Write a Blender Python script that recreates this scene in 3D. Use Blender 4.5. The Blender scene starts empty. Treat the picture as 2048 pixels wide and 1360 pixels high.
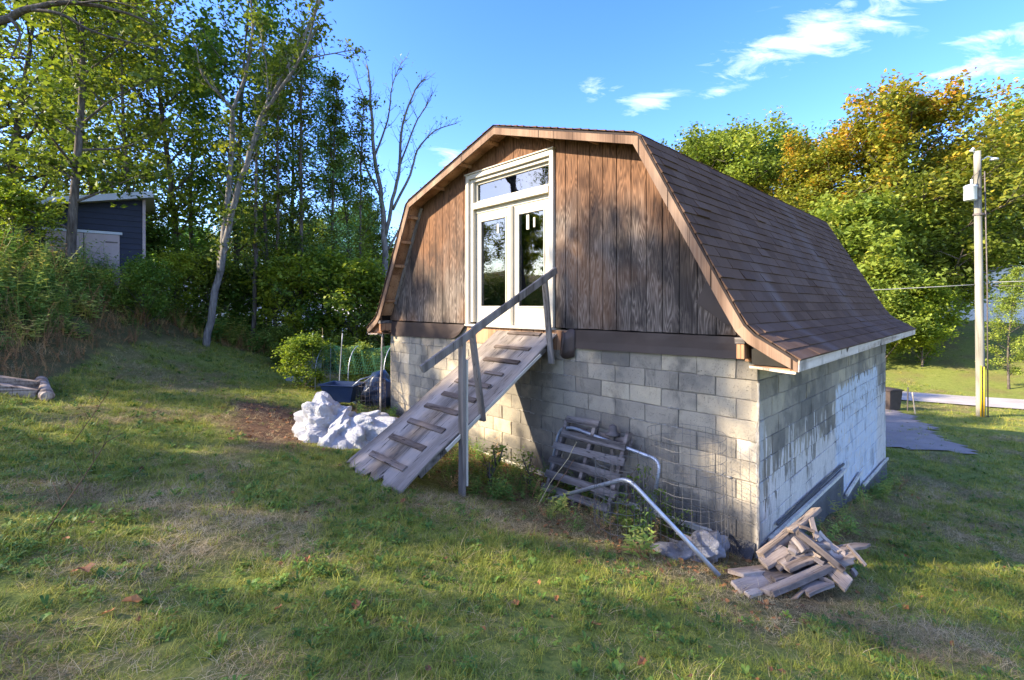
import bpy, bmesh, math, random
import numpy as np
from mathutils import Vector, Matrix, noise as mnoise
from math import radians, sin, cos, pi, atan2, sqrt

R = random.Random(7)
NR = np.random.default_rng(11)
scene = bpy.context.scene
COL = scene.collection

# ------------------------------------------------------------------ camera, sky, sun, exposure
cam_d = bpy.data.cameras.new("camera")
cam = bpy.data.objects.new("camera", cam_d)
COL.objects.link(cam)
cam.location = (0, 0, 0)                       # eye level is z = 0, the ground lies 1.5 to 4.5 m below
cam.rotation_euler = (radians(90), 0, 0)
cam_d.sensor_width = 36.0
cam_d.lens = 942 / 2048 * 36
cam_d.shift_y = -69 / 2048
cam_d.clip_start = 0.05
cam_d.clip_end = 3000
scene.camera = cam

SUN_FROM = Vector((-1.171, -0.2236, 0.66)).normalized()     # towards the sun
SUN_EL = math.asin(SUN_FROM.z)
world = bpy.data.worlds.new("World")
scene.world = world
world.use_nodes = True
wn, wl = world.node_tree.nodes, world.node_tree.links
wn.clear()
w_out = wn.new("ShaderNodeOutputWorld")
w_bg = wn.new("ShaderNodeBackground")
w_bg.inputs["Strength"].default_value = 0.14
sky = wn.new("ShaderNodeTexSky")
sky.sky_type = 'NISHITA'
sky.sun_disc = False
sky.sun_elevation = SUN_EL
sky.sun_rotation = atan2(SUN_FROM.x, SUN_FROM.y)
sky.air_density = 1.0
sky.dust_density = 0.7
sky.ozone_density = 3.5
hs = wn.new("ShaderNodeHueSaturation")
hs.inputs["Saturation"].default_value = 1.27
hs.inputs["Hue"].default_value = 0.521
wl.new(sky.outputs[0], hs.inputs["Color"])
# wispy clouds: set wisps ahead, thicker unseen cover behind the camera added for fill
wtc = wn.new("ShaderNodeTexCoord")
def wmath(op, a, b=None):
    n = wn.new("ShaderNodeMath"); n.operation = op
    for i, v in enumerate((a, b)):
        if v is None: continue
        if isinstance(v, (int, float)): n.inputs[i].default_value = v
        else: wl.new(v, n.inputs[i])
    return n.outputs[0]
wsep = wn.new("ShaderNodeSeparateXYZ"); wl.new(wtc.outputs["Generated"], wsep.inputs[0])
zc = wmath('MAXIMUM', wsep.outputs[2], 0.05)
px_ = wmath('DIVIDE', wsep.outputs[0], zc); py_ = wmath('DIVIDE', wsep.outputs[1], zc)
wcomb = wn.new("ShaderNodeCombineXYZ"); wl.new(px_, wcomb.inputs[0]); wl.new(py_, wcomb.inputs[1])
wmap = wn.new("ShaderNodeMapping"); wl.new(wcomb.outputs[0], wmap.inputs[0])
wmap.inputs["Rotation"].default_value = (0, 0, radians(28))
wmap.inputs["Scale"].default_value = (0.55, 1.5, 1)
wmap.inputs["Location"].default_value = (3.1, 1.4, 0)
wnz = wn.new("ShaderNodeTexNoise"); wnz.inputs["Scale"].default_value = 1.15
wnz.inputs["Detail"].default_value = 9; wnz.inputs["Roughness"].default_value = 0.62
wnz.inputs["Distortion"].default_value = 0.35
wl.new(wmap.outputs[0], wnz.inputs["Vector"])
wr = wn.new("ShaderNodeValToRGB")
wr.color_ramp.elements[0].position = 0.46; wr.color_ramp.elements[0].color = (0, 0, 0, 1)
wr.color_ramp.elements[1].position = 0.80; wr.color_ramp.elements[1].color = (0.8, 0.8, 0.8, 1)
wl.new(wnz.outputs[0], wr.inputs[0])
wfade = wn.new("ShaderNodeMapRange"); wfade.inputs[1].default_value = 0.04; wfade.inputs[2].default_value = 0.2
wl.new(wsep.outputs[2], wfade.inputs[0])
wfac0 = wmath('MULTIPLY', wr.outputs[0], wfade.outputs[0])
ysafe = wmath('MAXIMUM', wsep.outputs[1], 0.02)
cu = wmath('DIVIDE', wsep.outputs[0], ysafe); cv = wmath('DIVIDE', wsep.outputs[2], ysafe)
wcn = wn.new("ShaderNodeTexNoise"); wcn.inputs["Scale"].default_value = 7; wcn.inputs["Detail"].default_value = 9; wcn.inputs["Roughness"].default_value = .66
wcn.inputs["Distortion"].default_value = .5
wcm = wn.new("ShaderNodeMapping"); wcc = wn.new("ShaderNodeCombineXYZ"); wl.new(cu, wcc.inputs[0]); wl.new(cv, wcc.inputs[1])
wl.new(wcc.outputs[0], wcm.inputs[0]); wcm.inputs["Rotation"].default_value = (0, 0, radians(-22)); wcm.inputs["Scale"].default_value = (1, 3.6, 1)
wl.new(wcm.outputs[0], wcn.inputs["Vector"])
front = wmath('GREATER_THAN', wsep.outputs[1], 0.0)
acc = None
for (u0, v0, au, av, deg, amt) in ((.66, .575, .26, .050, 18, 1.15), (.78, .66, .20, .04, 14, .8), (.285, .43, .062, .022, 6, 1.1), (.185, .462, .045, .024, 8, .8), (.43, .45, .035, .012, 2, .7),
                                    (1.02, .51, .16, .03, 10, 1.0), (1.03, .575, .12, .014, 8, .7), (-.14, .31, .05, .03, 0, .9), (-.33, .315, .05, .02, 0, .7), (1.25, .62, .25, .05, 15, .9), (-1.3, .5, .3, .05, 12, .8)):
    c_, s_ = cos(radians(deg)), sin(radians(deg))
    du = wmath('SUBTRACT', cu, u0); dv = wmath('SUBTRACT', cv, v0)
    a_ = wmath('DIVIDE', wmath('ADD', wmath('MULTIPLY', du, c_), wmath('MULTIPLY', dv, s_)), au)
    b_ = wmath('DIVIDE', wmath('SUBTRACT', wmath('MULTIPLY', dv, c_), wmath('MULTIPLY', du, s_)), av)
    r2 = wmath('ADD', wmath('MULTIPLY', a_, a_), wmath('MULTIPLY', b_, b_))
    g_ = wmath('MULTIPLY', wmath('EXPONENT', wmath('MULTIPLY', r2, -1.0)), amt * .8)
    acc = g_ if acc is None else wmath('MAXIMUM', acc, g_)
wcr = wn.new("ShaderNodeMapRange"); wcr.inputs[1].default_value = .60; wcr.inputs[2].default_value = 1.12
wl.new(wmath('ADD', wmath('MULTIPLY', acc, .34), wmath('MULTIPLY', wcn.outputs[0], .95)), wcr.inputs[0])
wc1 = wmath('MULTIPLY', wmath('MULTIPLY', wcr.outputs[0], wmath('MINIMUM', wmath('MULTIPLY', acc, 3.0), 1.0)), front)
wfac = wmath('MINIMUM', wmath('ADD', wmath('MULTIPLY', wfac0, wmath('SUBTRACT', 1.0, front)), wmath('MULTIPLY', wc1, .8)), .7)
wmix = wn.new("ShaderNodeMixRGB"); wl.new(wfac, wmix.inputs[0]); wl.new(hs.outputs[0], wmix.inputs[1])
wmix.inputs[2].default_value = (5.2, 5.2, 5.3, 1)
wl.new(wmix.outputs[0], w_bg.inputs["Color"])
wl.new(w_bg.outputs[0], w_out.inputs[0])

sun_d = bpy.data.lights.new("sun", 'SUN')
sun_d.energy = 3.8
sun_d.angle = radians(0.55)
sun_d.color = (1.0, 0.86, 0.66)
sun = bpy.data.objects.new("sun", sun_d)
COL.objects.link(sun)
sun.rotation_euler = SUN_FROM.to_track_quat('Z', 'Y').to_euler()

scene.view_settings.view_transform = 'Standard'
scene.view_settings.look = 'None'
scene.view_settings.gamma = 1
scene.view_settings.use_curve_mapping = False
scene.view_settings.exposure = 2.15
scene.cycles.max_bounces = 8
scene.cycles.transparent_max_bounces = 12
scene.cycles.use_denoising = True

# ------------------------------------------------------------------ material helpers
class NT:
    def __init__(s, name):
        s.m = bpy.data.materials.new(name); s.m.use_nodes = True
        s.n, s.l = s.m.node_tree.nodes, s.m.node_tree.links
        s.n.clear()
        s.out = s.n.new("ShaderNodeOutputMaterial")
    def set(s, sock, v):
        if v is None: return
        if hasattr(v, "is_output") or isinstance(v, bpy.types.NodeSocket): s.l.new(v, sock)
        elif isinstance(v, (tuple, list)):
            v = tuple(v)
            if len(sock.default_value) == 4 and len(v) == 3: v = v + (1,)
            sock.default_value = v
        else: sock.default_value = v
    def coord(s, which="Object"):
        return s.n.new("ShaderNodeTexCoord").outputs[which]
    def pos(s):
        return s.n.new("ShaderNodeNewGeometry").outputs["Position"]
    def mapping(s, vec, scale=(1, 1, 1), loc=(0, 0, 0), rot=(0, 0, 0)):
        m = s.n.new("ShaderNodeMapping"); s.set(m.inputs[0], vec)
        s.set(m.inputs["Location"], loc); s.set(m.inputs["Rotation"], rot); s.set(m.inputs["Scale"], scale)
        return m.outputs[0]
    def noise(s, vec, scale=5, detail=4, rough=0.55, dist=0.0, out=0):
        m = s.n.new("ShaderNodeTexNoise"); s.set(m.inputs["Vector"], vec)
        s.set(m.inputs["Scale"], scale); s.set(m.inputs["Detail"], detail)
        s.set(m.inputs["Roughness"], rough); s.set(m.inputs["Distortion"], dist)
        return m.outputs[out]
    def wave(s, vec, scale=5, dist=2, detail=2, dscale=1, kind='BANDS', axis='X'):
        m = s.n.new("ShaderNodeTexWave"); m.wave_type = kind
        if kind == 'BANDS': m.bands_direction = axis
        s.set(m.inputs["Vector"], vec); s.set(m.inputs["Scale"], scale); s.set(m.inputs["Distortion"], dist)
        s.set(m.inputs["Detail"], detail); s.set(m.inputs["Detail Scale"], dscale)
        return m.outputs[1]
    def math(s, op, a, b=None, clamp=False):
        m = s.n.new("ShaderNodeMath"); m.operation = op; m.use_clamp = clamp
        s.set(m.inputs[0], a)
        if b is not None: s.set(m.inputs[1], b)
        return m.outputs[0]
    def ramp(s, f, stops):
        m = s.n.new("ShaderNodeValToRGB"); e = m.color_ramp.elements
        while len(e) > 1: e.remove(e[-1])
        for i, (p, c) in enumerate(stops):
            if i: el = e.new(p)
            else: el = e[0]; el.position = p
            if isinstance(c, (int, float)): c = (c, c, c)
            el.color = tuple(c) + (1,)
        s.l.new(f, m.inputs[0])
        return m.outputs[0]
    def mix(s, f, a, b, mode='MIX'):
        m = s.n.new("ShaderNodeMixRGB"); m.blend_type = mode
        s.set(m.inputs[0], f); s.set(m.inputs[1], a); s.set(m.inputs[2], b)
        return m.outputs[0]
    def sep(s, vec):
        m = s.n.new("ShaderNodeSeparateXYZ"); s.l.new(vec, m.inputs[0]); return m.outputs
    def comb(s, x, y, z):
        m = s.n.new("ShaderNodeCombineXYZ")
        for i, v in enumerate((x, y, z)): s.set(m.inputs[i], v)
        return m.outputs[0]
    def attr(s, name, out=2):
        m = s.n.new("ShaderNodeAttribute"); m.attribute_name = name
        return m.outputs[out]
    def rnd(s):
        return s.n.new("ShaderNodeObjectInfo").outputs["Random"]
    def step(s, v, lo, hi):
        m = s.n.new("ShaderNodeMapRange"); m.interpolation_type = 'SMOOTHSTEP'
        s.set(m.inputs[0], v); m.inputs[1].default_value = lo; m.inputs[2].default_value = hi
        return m.outputs[0]
    def bump(s, h, strength=0.5, dist=0.01, nrm=None):
        m = s.n.new("ShaderNodeBump"); s.set(m.inputs["Height"], h)
        m.inputs["Strength"].default_value = strength; m.inputs["Distance"].default_value = dist
        if nrm is not None: s.l.new(nrm, m.inputs["Normal"])
        return m.outputs[0]
    def bsdf(s, color, rough=0.8, metal=0.0, normal=None, spec=0.3, trans=0.0):
        m = s.n.new("ShaderNodeBsdfPrincipled")
        s.set(m.inputs["Base Color"], color); s.set(m.inputs["Roughness"], rough)
        s.set(m.inputs["Metallic"], metal); s.set(m.inputs["Specular IOR Level"], spec)
        if trans: s.set(m.inputs["Transmission Weight"], trans)
        if normal is not None: s.l.new(normal, m.inputs["Normal"])
        return m.outputs[0]
    def done(s, shader):
        s.l.new(shader, s.out.inputs[0]); return s.m

def m_simple(name, color, rough=0.7, metal=0.0, var=0.25, nscale=6, bump=0.2, bdist=0.004, spec=0.3):
    t = NT(name); c = t.coord("Object")
    n = t.noise(c, nscale, 6, 0.6)
    lo = tuple(v * (1 - var) for v in color); hi = tuple(min(1, v * (1 + var)) for v in color)
    col = t.ramp(n, [(0.3, lo), (0.7, hi)])
    return t.done(t.bsdf(col, rough, metal, t.bump(t.noise(c, nscale * 8, 5, 0.6), bump, bdist), spec))

def m_wood(name, dark, mid, light, axis='Z', scale=1.0, rough=0.85, worn=0.5, bd=0.006, stain=None):
    """weathered board: rings stretched along `axis` of the object's own coordinates"""
    t = NT(name); c = t.coord("Object")
    if axis == 'N':
        c = t.attr("grain", 1)
        k = 'Z'
    else: k = axis
    st = {'X': (1.0, 14, 14), 'Y': (14, 1.0, 14), 'Z': (14, 14, 1.0)}[k]
    rn = t.attr("tone")
    off = t.math('MULTIPLY', rn, 37.0)
    cc = t.n.new("ShaderNodeVectorMath"); cc.operation = 'ADD'
    t.l.new(c, cc.inputs[0]); t.l.new(t.comb(off, off, off), cc.inputs[1])
    g = t.mapping(cc.outputs[0], tuple(v * scale for v in st))
    big = t.noise(g, 0.55, 3, 0.5, 0.4)
    rn_ = t.noise(t.mapping(g, (.16, .16, .42)), 1.2, 2, .5)
    rings = t.math('FRACT', t.math('MULTIPLY', rn_, 6.0))
    rings = t.math('ABSOLUTE', t.math('SUBTRACT', t.math('MULTIPLY', rings, 2.0), 1.0))
    fine = t.noise(t.mapping(g, (7, 7, 1.2)), 1.5, 6, 0.65)
    f = t.math('ADD', t.math('MULTIPLY', rings, 0.30), t.math('ADD', t.math('MULTIPLY', fine, 0.48), t.math('MULTIPLY', big, 0.34)))
    f = t.math('ADD', f, t.math('MULTIPLY', t.math('SUBTRACT', rn, 0.5), 0.16))
    col = t.ramp(f, [(0.30, dark), (0.52, mid), (0.80, light)])
    blot = t.noise(c, 2.2 * scale, 5, 0.6)
    col = t.mix(t.math('MULTIPLY', t.step(blot, 0.52, 0.72), worn), col, tuple(v * 0.45 for v in mid))
    crack = t.step(t.noise(t.mapping(g, (5, 5, 0.35)), 1.3, 3, 0.5), 0.30, 0.38)
    col = t.mix(crack, tuple(v * 0.35 for v in dark), col)
    h = t.math('ADD', f, t.math('MULTIPLY', crack, 0.6))
    return t.done(t.bsdf(col, rough, 0, t.bump(h, 0.65, bd), 0.2))

def leaf_mat(name, stops, trans=0.45, zgrad=0.0):
    t = NT(name)
    a = t.attr("tint")
    nb = t.noise(t.pos(), 0.55, 2, 0.5)
    f = t.math('ADD', t.math('MULTIPLY', a, 0.62), t.math('MULTIPLY', t.math('SUBTRACT', nb, 0.32), 0.85))
    if zgrad: f = t.math('ADD', f, t.math('MULTIPLY', t.math('SUBTRACT', t.sep(t.coord('Object'))[2], 12.5), zgrad))
    col = t.ramp(f, stops)
    d = t.bsdf(col, 0.55, 0, None, 0.25)
    tr = t.n.new("ShaderNodeBsdfTranslucent")
    t.l.new(t.mix(1.0, col, (1.0, 1.0, 0.55), 'MULTIPLY'), tr.inputs[0])
    mx = t.n.new("ShaderNodeMixShader"); mx.inputs[0].default_value = trans
    t.l.new(d, mx.inputs[1]); t.l.new(tr.outputs[0], mx.inputs[2])
    return t.done(mx.outputs[0])

# ------------------------------------------------------------------ object helpers
def mark(o, label=None, cat=None, group=None, kind=None):
    if label: o["label"] = label
    if cat: o["category"] = cat
    if group: o["group"] = group
    if kind: o["kind"] = kind
    return o

def empty(name, label, cat, loc=(0, 0, 0), rz=0.0, group=None, kind=None):
    o = bpy.data.objects.new(name, None); COL.objects.link(o)
    o.location = loc; o.rotation_euler = (0, 0, rz); o.empty_display_size = 0.2
    return mark(o, label, cat, group, kind)

class MB:
    """collects geometry for ONE mesh object"""
    def __init__(s): s.v = []; s.f = []; s.tone = []; s.grain = []; s.has_grain = False
    def add(s, vs, fs, tone=0.5):
        b = len(s.v); s.v += [tuple(p) for p in vs]
        s.f += [tuple(i + b for i in f) for f in fs]; s.tone += [tone] * len(fs)
    def box(s, x0, x1, y0, y1, z0, z1, tone=0.5, j=0.0):
        v = [(x, y, z) for z in (z0, z1) for y in (y0, y1) for x in (x0, x1)]
        if j: v = [(a + R.uniform(-j, j), b + R.uniform(-j, j), c + R.uniform(-j, j)) for a, b, c in v]
        s.add(v, [(0, 2, 3, 1), (4, 5, 7, 6), (0, 1, 5, 4), (1, 3, 7, 5), (3, 2, 6, 7), (2, 0, 4, 6)], tone)
    def prism(s, poly, lo, hi, axis='Y', tone=0.5):
        """poly: list of 2D points in the plane perpendicular to axis"""
        def P(a, b, h):
            return {'Y': (a, h, b), 'X': (h, a, b), 'Z': (a, b, h)}[axis]
        n = len(poly)
        v = [P(a, b, lo) for a, b in poly] + [P(a, b, hi) for a, b in poly]
        s.add(v, [tuple(range(n - 1, -1, -1)), tuple(range(n, 2 * n))] + [(i, (i + 1) % n, n + (i + 1) % n, n + i) for i in range(n)], tone)
    def bar(s, p, q, w, h, up=(0, 0, 1), tone=0.5, j=0.0, segs=1, warp=0.0):
        p, q = Vector(p), Vector(q); d = (q - p).normalized(); u = Vector(up)
        if abs(d.dot(u)) > 0.98: u = Vector((0, 1, 0))
        sd = d.cross(u).normalized(); u = sd.cross(d).normalized()
        vs = []
        for k in range(segs + 1):
            f = k / segs; c = p.lerp(q, f) + u * (warp * sin(pi * f)) + sd * (warp * .4 * sin(2 * pi * f))
            for a, b in ((-1, -1), (1, -1), (1, 1), (-1, 1)):
                vs.append(c + sd * (a * w / 2 + R.uniform(-j, j)) + u * (b * h / 2 + R.uniform(-j, j)))
        fs = [(3, 2, 1, 0), tuple(segs * 4 + i for i in range(4))]
        for k in range(segs):
            for i in range(4):
                a = k * 4 + i; b = k * 4 + (i + 1) % 4
                fs.append((a, b, b + 4, a + 4))
        s.add(vs, fs, tone)
    def tube(s, pts, rad, n=6, tone=0.5, cap=True):
        pts = [Vector(p) for p in pts]; m = len(pts)
        if not hasattr(rad, "__len__"): rad = [rad] * m
        ref = None; vs = []
        for i, p in enumerate(pts):
            d = (pts[min(i + 1, m - 1)] - pts[max(i - 1, 0)])
            if d.length < 1e-9: d = Vector((0, 0, 1))
            d.normalize()
            if ref is None: ref = d.orthogonal().normalized()
            ref = (ref - d * ref.dot(d))
            if ref.length < 1e-6: ref = d.orthogonal()
            ref.normalize(); b = d.cross(ref)
            for k in range(n):
                a = 2 * pi * k / n
                vs.append(p + (ref * cos(a) + b * sin(a)) * rad[i])
        fs = []
        for i in range(m - 1):
            for k in range(n):
                a = i * n + k; c = i * n + (k + 1) % n
                fs.append((a, c, c + n, a + n))
        if cap and n > 2:
            fs.append(tuple(range(n - 1, -1, -1))); fs.append(tuple((m - 1) * n + k for k in range(n)))
        s.add(vs, fs, tone)
    def lathe(s, prof, n=16, c=(0, 0, 0), tone=0.5):
        vs = []; m = len(prof)
        for r, z in prof:
            for k in range(n):
                a = 2 * pi * k / n; vs.append((c[0] + r * cos(a), c[1] + r * sin(a), c[2] + z))
        fs = [(i * n + k, i * n + (k + 1) % n, (i + 1) * n + (k + 1) % n, (i + 1) * n + k) for i in range(m - 1) for k in range(n)]
        fs.append(tuple(range(n - 1, -1, -1))); fs.append(tuple((m - 1) * n + k for k in range(n)))
        s.add(vs, fs, tone)
    def mesh(s, name, mat, smooth=False, bevel=0.0):
        me = bpy.data.meshes.new(name); me.from_pydata(s.v, [], s.f)
        me.materials.append(mat)
        a = me.attributes.new("tone", 'FLOAT', 'FACE'); a.data.foreach_set("value", s.tone)
        if smooth: me.polygons.foreach_set("use_smooth", [True] * len(me.polygons))
        if bevel:
            bm = bmesh.new(); bm.from_mesh(me)
            bmesh.ops.bevel(bm, geom=bm.edges[:], offset=bevel, segments=1, affect='EDGES', clamp_overlap=True)
            bm.to_mesh(me); bm.free()
        me.update(); return me
    def build(s, name, mat, parent=None, smooth=False, bevel=0.0, loc=None):
        o = bpy.data.objects.new(name, s.mesh(name, mat, smooth, bevel)); COL.objects.link(o)
        if parent is not None: o.parent = parent
        if loc is not None: o.location = loc
        return o

def link_mesh(name, me, parent=None, loc=(0, 0, 0), rot=(0, 0, 0), scale=(1, 1, 1)):
    o = bpy.data.objects.new(name, me); COL.objects.link(o)
    o.parent = parent; o.location = loc; o.rotation_euler = rot; o.scale = scale
    return o

def np_mesh(name, verts, faces, mat, attrs=None, smooth=False):
    """faces: (N,k) int array, equal k"""
    verts = np.asarray(verts, dtype=np.float32); faces = np.asarray(faces, dtype=np.int32)
    me = bpy.data.meshes.new(name)
    nf, k = faces.shape
    me.vertices.add(len(verts)); me.vertices.foreach_set("co", verts.ravel())
    me.loops.add(nf * k); me.loops.foreach_set("vertex_index", faces.ravel())
    me.polygons.add(nf); me.polygons.foreach_set("loop_start", np.arange(0, nf * k, k, dtype=np.int32))
    me.polygons.foreach_set("loop_total", np.full(nf, k, dtype=np.int32))
    if smooth: me.polygons.foreach_set("use_smooth", np.ones(nf, dtype=bool))
    if attrs:
        for an, dom, arr in attrs:
            a = me.attributes.new(an, 'FLOAT', dom); a.data.foreach_set("value", np.asarray(arr, dtype=np.float32))
    me.materials.append(mat); me.update(calc_edges=True); me.validate()
    return me

# ------------------------------------------------------------------ terrain
CTRL = np.array([
 (0,0,-1.5),(0,2,-1.66),(-1.1,4.73,-1.9),(-1.95,5.6,-1.87),(-.55,5.26,-2.15),(2.3,4.5,-2.43),(.3,6.7,-2.38),(-1,8.1,-2.3),
 (-2.6,9.6,-2.15),(4.9,6.97,-2.93),(7.5,9.47,-3.45),(2.6,3.9,-2.43),(1.9,3.8,-2.33),(.3,5.2,-2.25),(-3.15,7,-1.9),(-5.1,7.7,-1.6),
 (-7.5,7.9,-1.25),(-6.5,6.4,-1.3),(-3,2,-1.38),(-6,0,-.95),(-6,3,-1.15),(3,1.5,-2.05),(4,3,-2.5),(7,5,-3.0),(9,8,-3.4),
 (-4.2,11.6,-2.1),(-5.9,12,-1.9),(-11.5,16,-1.3),(-8,17,-1.65),(-9.2,11.3,-.75),(-10.2,12.9,-.1),(-12.2,14.5,.55),(-10.2,10.7,.35),(-11,11.6,.7),(-14,14,.6),
 (-8.8,8.9,-.85),(-10.6,9.2,.4),(-14,10,.8),(-18,16,.7),(-18,5,.3),(-18,-5,.3),(9.5,11.5,-3.6),(11.5,11.5,-3.65),(14.5,17.5,-4.1),
 (17.7,17.8,-4.2),(18,21.5,-4.3),(22,20,-4.3),(24,22.5,-4.25),(20,24.5,-4.3),(12,25,-4.2),(28,30,-3.0),(32,38,-1.6),(42,42,-1.1),
 (38,30,-2.6),(20,38,-2.5),(10,40,-3),(0,25,-3.0),(-8,25,-2.3),(-20,30,-1.5),(2,15,-3.2),(-3,15,-2.4),(12,4,-3.4),(20,8,-3.9),
 (30,15,-4.2),(5,-3,-2.6),(-5,-6,-.8),(15,-5,-3.3),(-26,20,1),(0,55,-3),(42,58,1),(-30,50,-2),(-26,-10,1),(25,-10,-4)], dtype=float)
def _phi(r2): return np.where(r2 > 1e-12, 0.5 * r2 * np.log(np.maximum(r2, 1e-12)), 0.0)
_n = len(CTRL)
_K = _phi(((CTRL[:, None, :2] - CTRL[None, :, :2]) ** 2).sum(-1)) + np.eye(_n) * 0.35
_P = np.hstack([np.ones((_n, 1)), CTRL[:, :2]])
_A = np.block([[_K, _P], [_P.T, np.zeros((3, 3))]])
_W = np.linalg.solve(_A, np.concatenate([CTRL[:, 2], np.zeros(3)]))
def gz(x, y):
    """ground height, vectorised"""
    x = np.atleast_1d(np.asarray(x, float)); y = np.atleast_1d(np.asarray(y, float))
    cx = np.clip(x, -28, 44); cy = np.clip(y, -10, 58)
    out = np.empty(x.size); X = cx.ravel(); Y = cy.ravel()
    for i in range(0, X.size, 40000):
        a, b = X[i:i + 40000], Y[i:i + 40000]
        r2 = (a[:, None] - CTRL[None, :, 0]) ** 2 + (b[:, None] - CTRL[None, :, 1]) ** 2
        out[i:i + 40000] = _phi(r2) @ _W[:_n] + _W[_n] + _W[_n + 1] * a + _W[_n + 2] * b
    out = out.reshape(x.shape)
    near = np.clip((14 - np.hypot(x, y)) / 10, 0, 1)
    out = out + (0.018 * np.sin(x * 2.3 + 1.3 * np.sin(y * 1.9)) * np.cos(y * 2.1 + x) + 0.01 * np.sin(x * 6.1 + y * 3) * np.sin(y * 5.3)) * (0.4 + 0.6 * near)
    far = np.maximum(np.hypot(x - cx, y - cy), 0)
    return out + 10 * (1 - np.exp(-far / 90))
def g1(x, y): return float(gz(x, y)[0])

# building frame: local x runs along the front wall (to the left), local y points out of the front wall, z up
C0 = np.array((2.376, 4.55)); D1 = np.array((-0.692, 0.7215)); D2 = np.array((0.7215, 0.692))
ANG = atan2(D1[1], D1[0])
WL, SL = 7.02, 7.15           # front wall length, side wall length
def loc2w(t, o): p = C0 + D1 * t - D2 * o; return float(p[0]), float(p[1])
def w2loc(x, y):
    x = np.asarray(x) - C0[0]; y = np.asarray(y) - C0[1]
    return x * D1[0] + y * D1[1], -(x * D2[0] + y * D2[1])

def in_poly(x, y, poly):
    inside = np.zeros(x.shape, bool); n = len(poly)
    for i in range(n):
        x0, y0 = poly[i]; x1, y1 = poly[(i + 1) % n]
        c = ((y0 > y) != (y1 > y)) & (x < (x1 - x0) * (y - y0) / (y1 - y0 + 1e-12) + x0)
        inside ^= c
    return inside
def dist_seg(x, y, pts):
    best = np.full(np.shape(x), 1e9)
    for (x0, y0), (x1, y1) in zip(pts[:-1], pts[1:]):
        dx, dy = x1 - x0, y1 - y0
        t = np.clip(((x - x0) * dx + (y - y0) * dy) / (dx * dx + dy * dy), 0, 1)
        best = np.minimum(best, np.hypot(x - x0 - t * dx, y - y0 - t * dy))
    return best
def vnoise(x, y, s=1.0, seed=0):
    """cheap smooth value noise, vectorised"""
    x = np.asarray(x) * s + seed * 17.3; y = np.asarray(y) * s + seed * 9.1
    xi, yi = np.floor(x), np.floor(y); fx, fy = x - xi, y - yi
    fx = fx * fx * (3 - 2 * fx); fy = fy * fy * (3 - 2 * fy)
    def h(a, b):
        v = np.sin(a * 127.1 + b * 311.7 + seed * 74.7) * 43758.5453
        return v - np.floor(v)
    return (h(xi, yi) * (1 - fx) + h(xi + 1, yi) * fx) * (1 - fy) + (h(xi, yi + 1) * (1 - fx) + h(xi + 1, yi + 1) * fx) * fy
def fbm(x, y, s=1.0, seed=0):
    return (vnoise(x, y, s, seed) * .5 + vnoise(x, y, s * 2.1, seed + 1) * .3 + vnoise(x, y, s * 4.3, seed + 2) * .2)

BANK = [(-6.9, 6.9), (-7.5, 7.6), (-8.1, 8.8), (-8.7, 10.2), (-9.0, 12.0), (-8.9, 13.8), (-6.6, 15.0), (-5.4, 13.6), (-3.2, 13.6), (-2.4, 18), (2, 30), (-30, 60), (-80, 20), (-40, -8), (-9.5, 1.5), (-8.2, 6.6)]
DRIVE = [(8.9, 11.9), (11.4, 11.3), (12.6, 13.2), (14.3, 16.2), (15.9, 19.4), (17.6, 21.6), (14.6, 23.2), (12.6, 20.6), (10.6, 17.6), (8.6, 14.6), (6.6, 13.0), (7.6, 12.2)]
ROAD_C = [(2, 33.2), (10, 28.6), (18.3, 22.45), (22.05, 20.25), (30, 15.6), (44, 7.5)]
ROAD_W = 2.9
DIRT = [(-3.4, 6.2), (-2.6, 5.7), (-2.2, 6.4), (-2.6, 8.0), (-3.6, 8.9), (-4.7, 8.6), (-5.0, 7.9), (-4.2, 6.9)]

def masks(x, y):
    t, o = w2loc(x, y)
    house = (t > -0.08) & (t < WL + .08) & (o < 0.08) & (o > -SL - .08)
    road = dist_seg(x, y, ROAD_C) < ROAD_W / 2
    drive = in_poly(x, y, DRIVE)
    bank = in_poly(x, y, BANK)
    wob = (fbm(x, y, 1.6, 5) - .5) * 1.1
    dirt = np.clip(1 - dist_seg(x, y, [(-3.2, 6.6), (-3.6, 7.6), (-4.4, 8.1)]) / 1.0 + wob * .9, 0, 1) * 1.5
    # worn leafy strip at the foot of the front wall and around the ramp
    strip = np.clip(1.25 - np.abs(o - 0.65) / 0.95 + wob, 0, 1) * ((t > -.7) & (t < 7.5))
    side = np.clip(1.0 - np.abs(t + .35) / .5 + wob * .7, 0, 1) * ((o < 0.3) & (o > -SL))
    stp = np.clip(1 - dist_seg(x, y, [(-.6, 3.3), (1.6, 3.1), (2.4, 3.0)]) / .7 + wob, 0, 1) * .0
    dry = np.clip(np.maximum(np.maximum(strip, side * .8), stp) , 0, 1)
    patch = np.clip((fbm(x, y, .9, 9) - .5) * 5.5, 0, 1)
    return house, road, drive, bank, np.clip(dirt, 0, 1), dry, patch

ax = np.concatenate([-np.geomspace(600, 31, 14), np.arange(-30, -14, .5), np.arange(-14, 13, .16), np.arange(13, 46, .5), np.geomspace(47, 600, 14)])
ay = np.concatenate([-np.geomspace(400, 9, 9), np.arange(-8, -1, .6), np.arange(-1, 20, .16), np.arange(20, 60, .6), np.geomspace(61, 900, 16)])
GX, GY = np.meshgrid(ax, ay)
GZ = gz(GX, GY)
nx, ny = len(ax), len(ay)
idx = np.arange(nx * ny).reshape(ny, nx)
GF = np.stack([idx[:-1, :-1], idx[:-1, 1:], idx[1:, 1:], idx[1:, :-1]], -1).reshape(-1, 4)
mh, mr, mdv, mb, mdt, mdry, mp = masks(GX.ravel(), GY.ravel())

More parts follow.
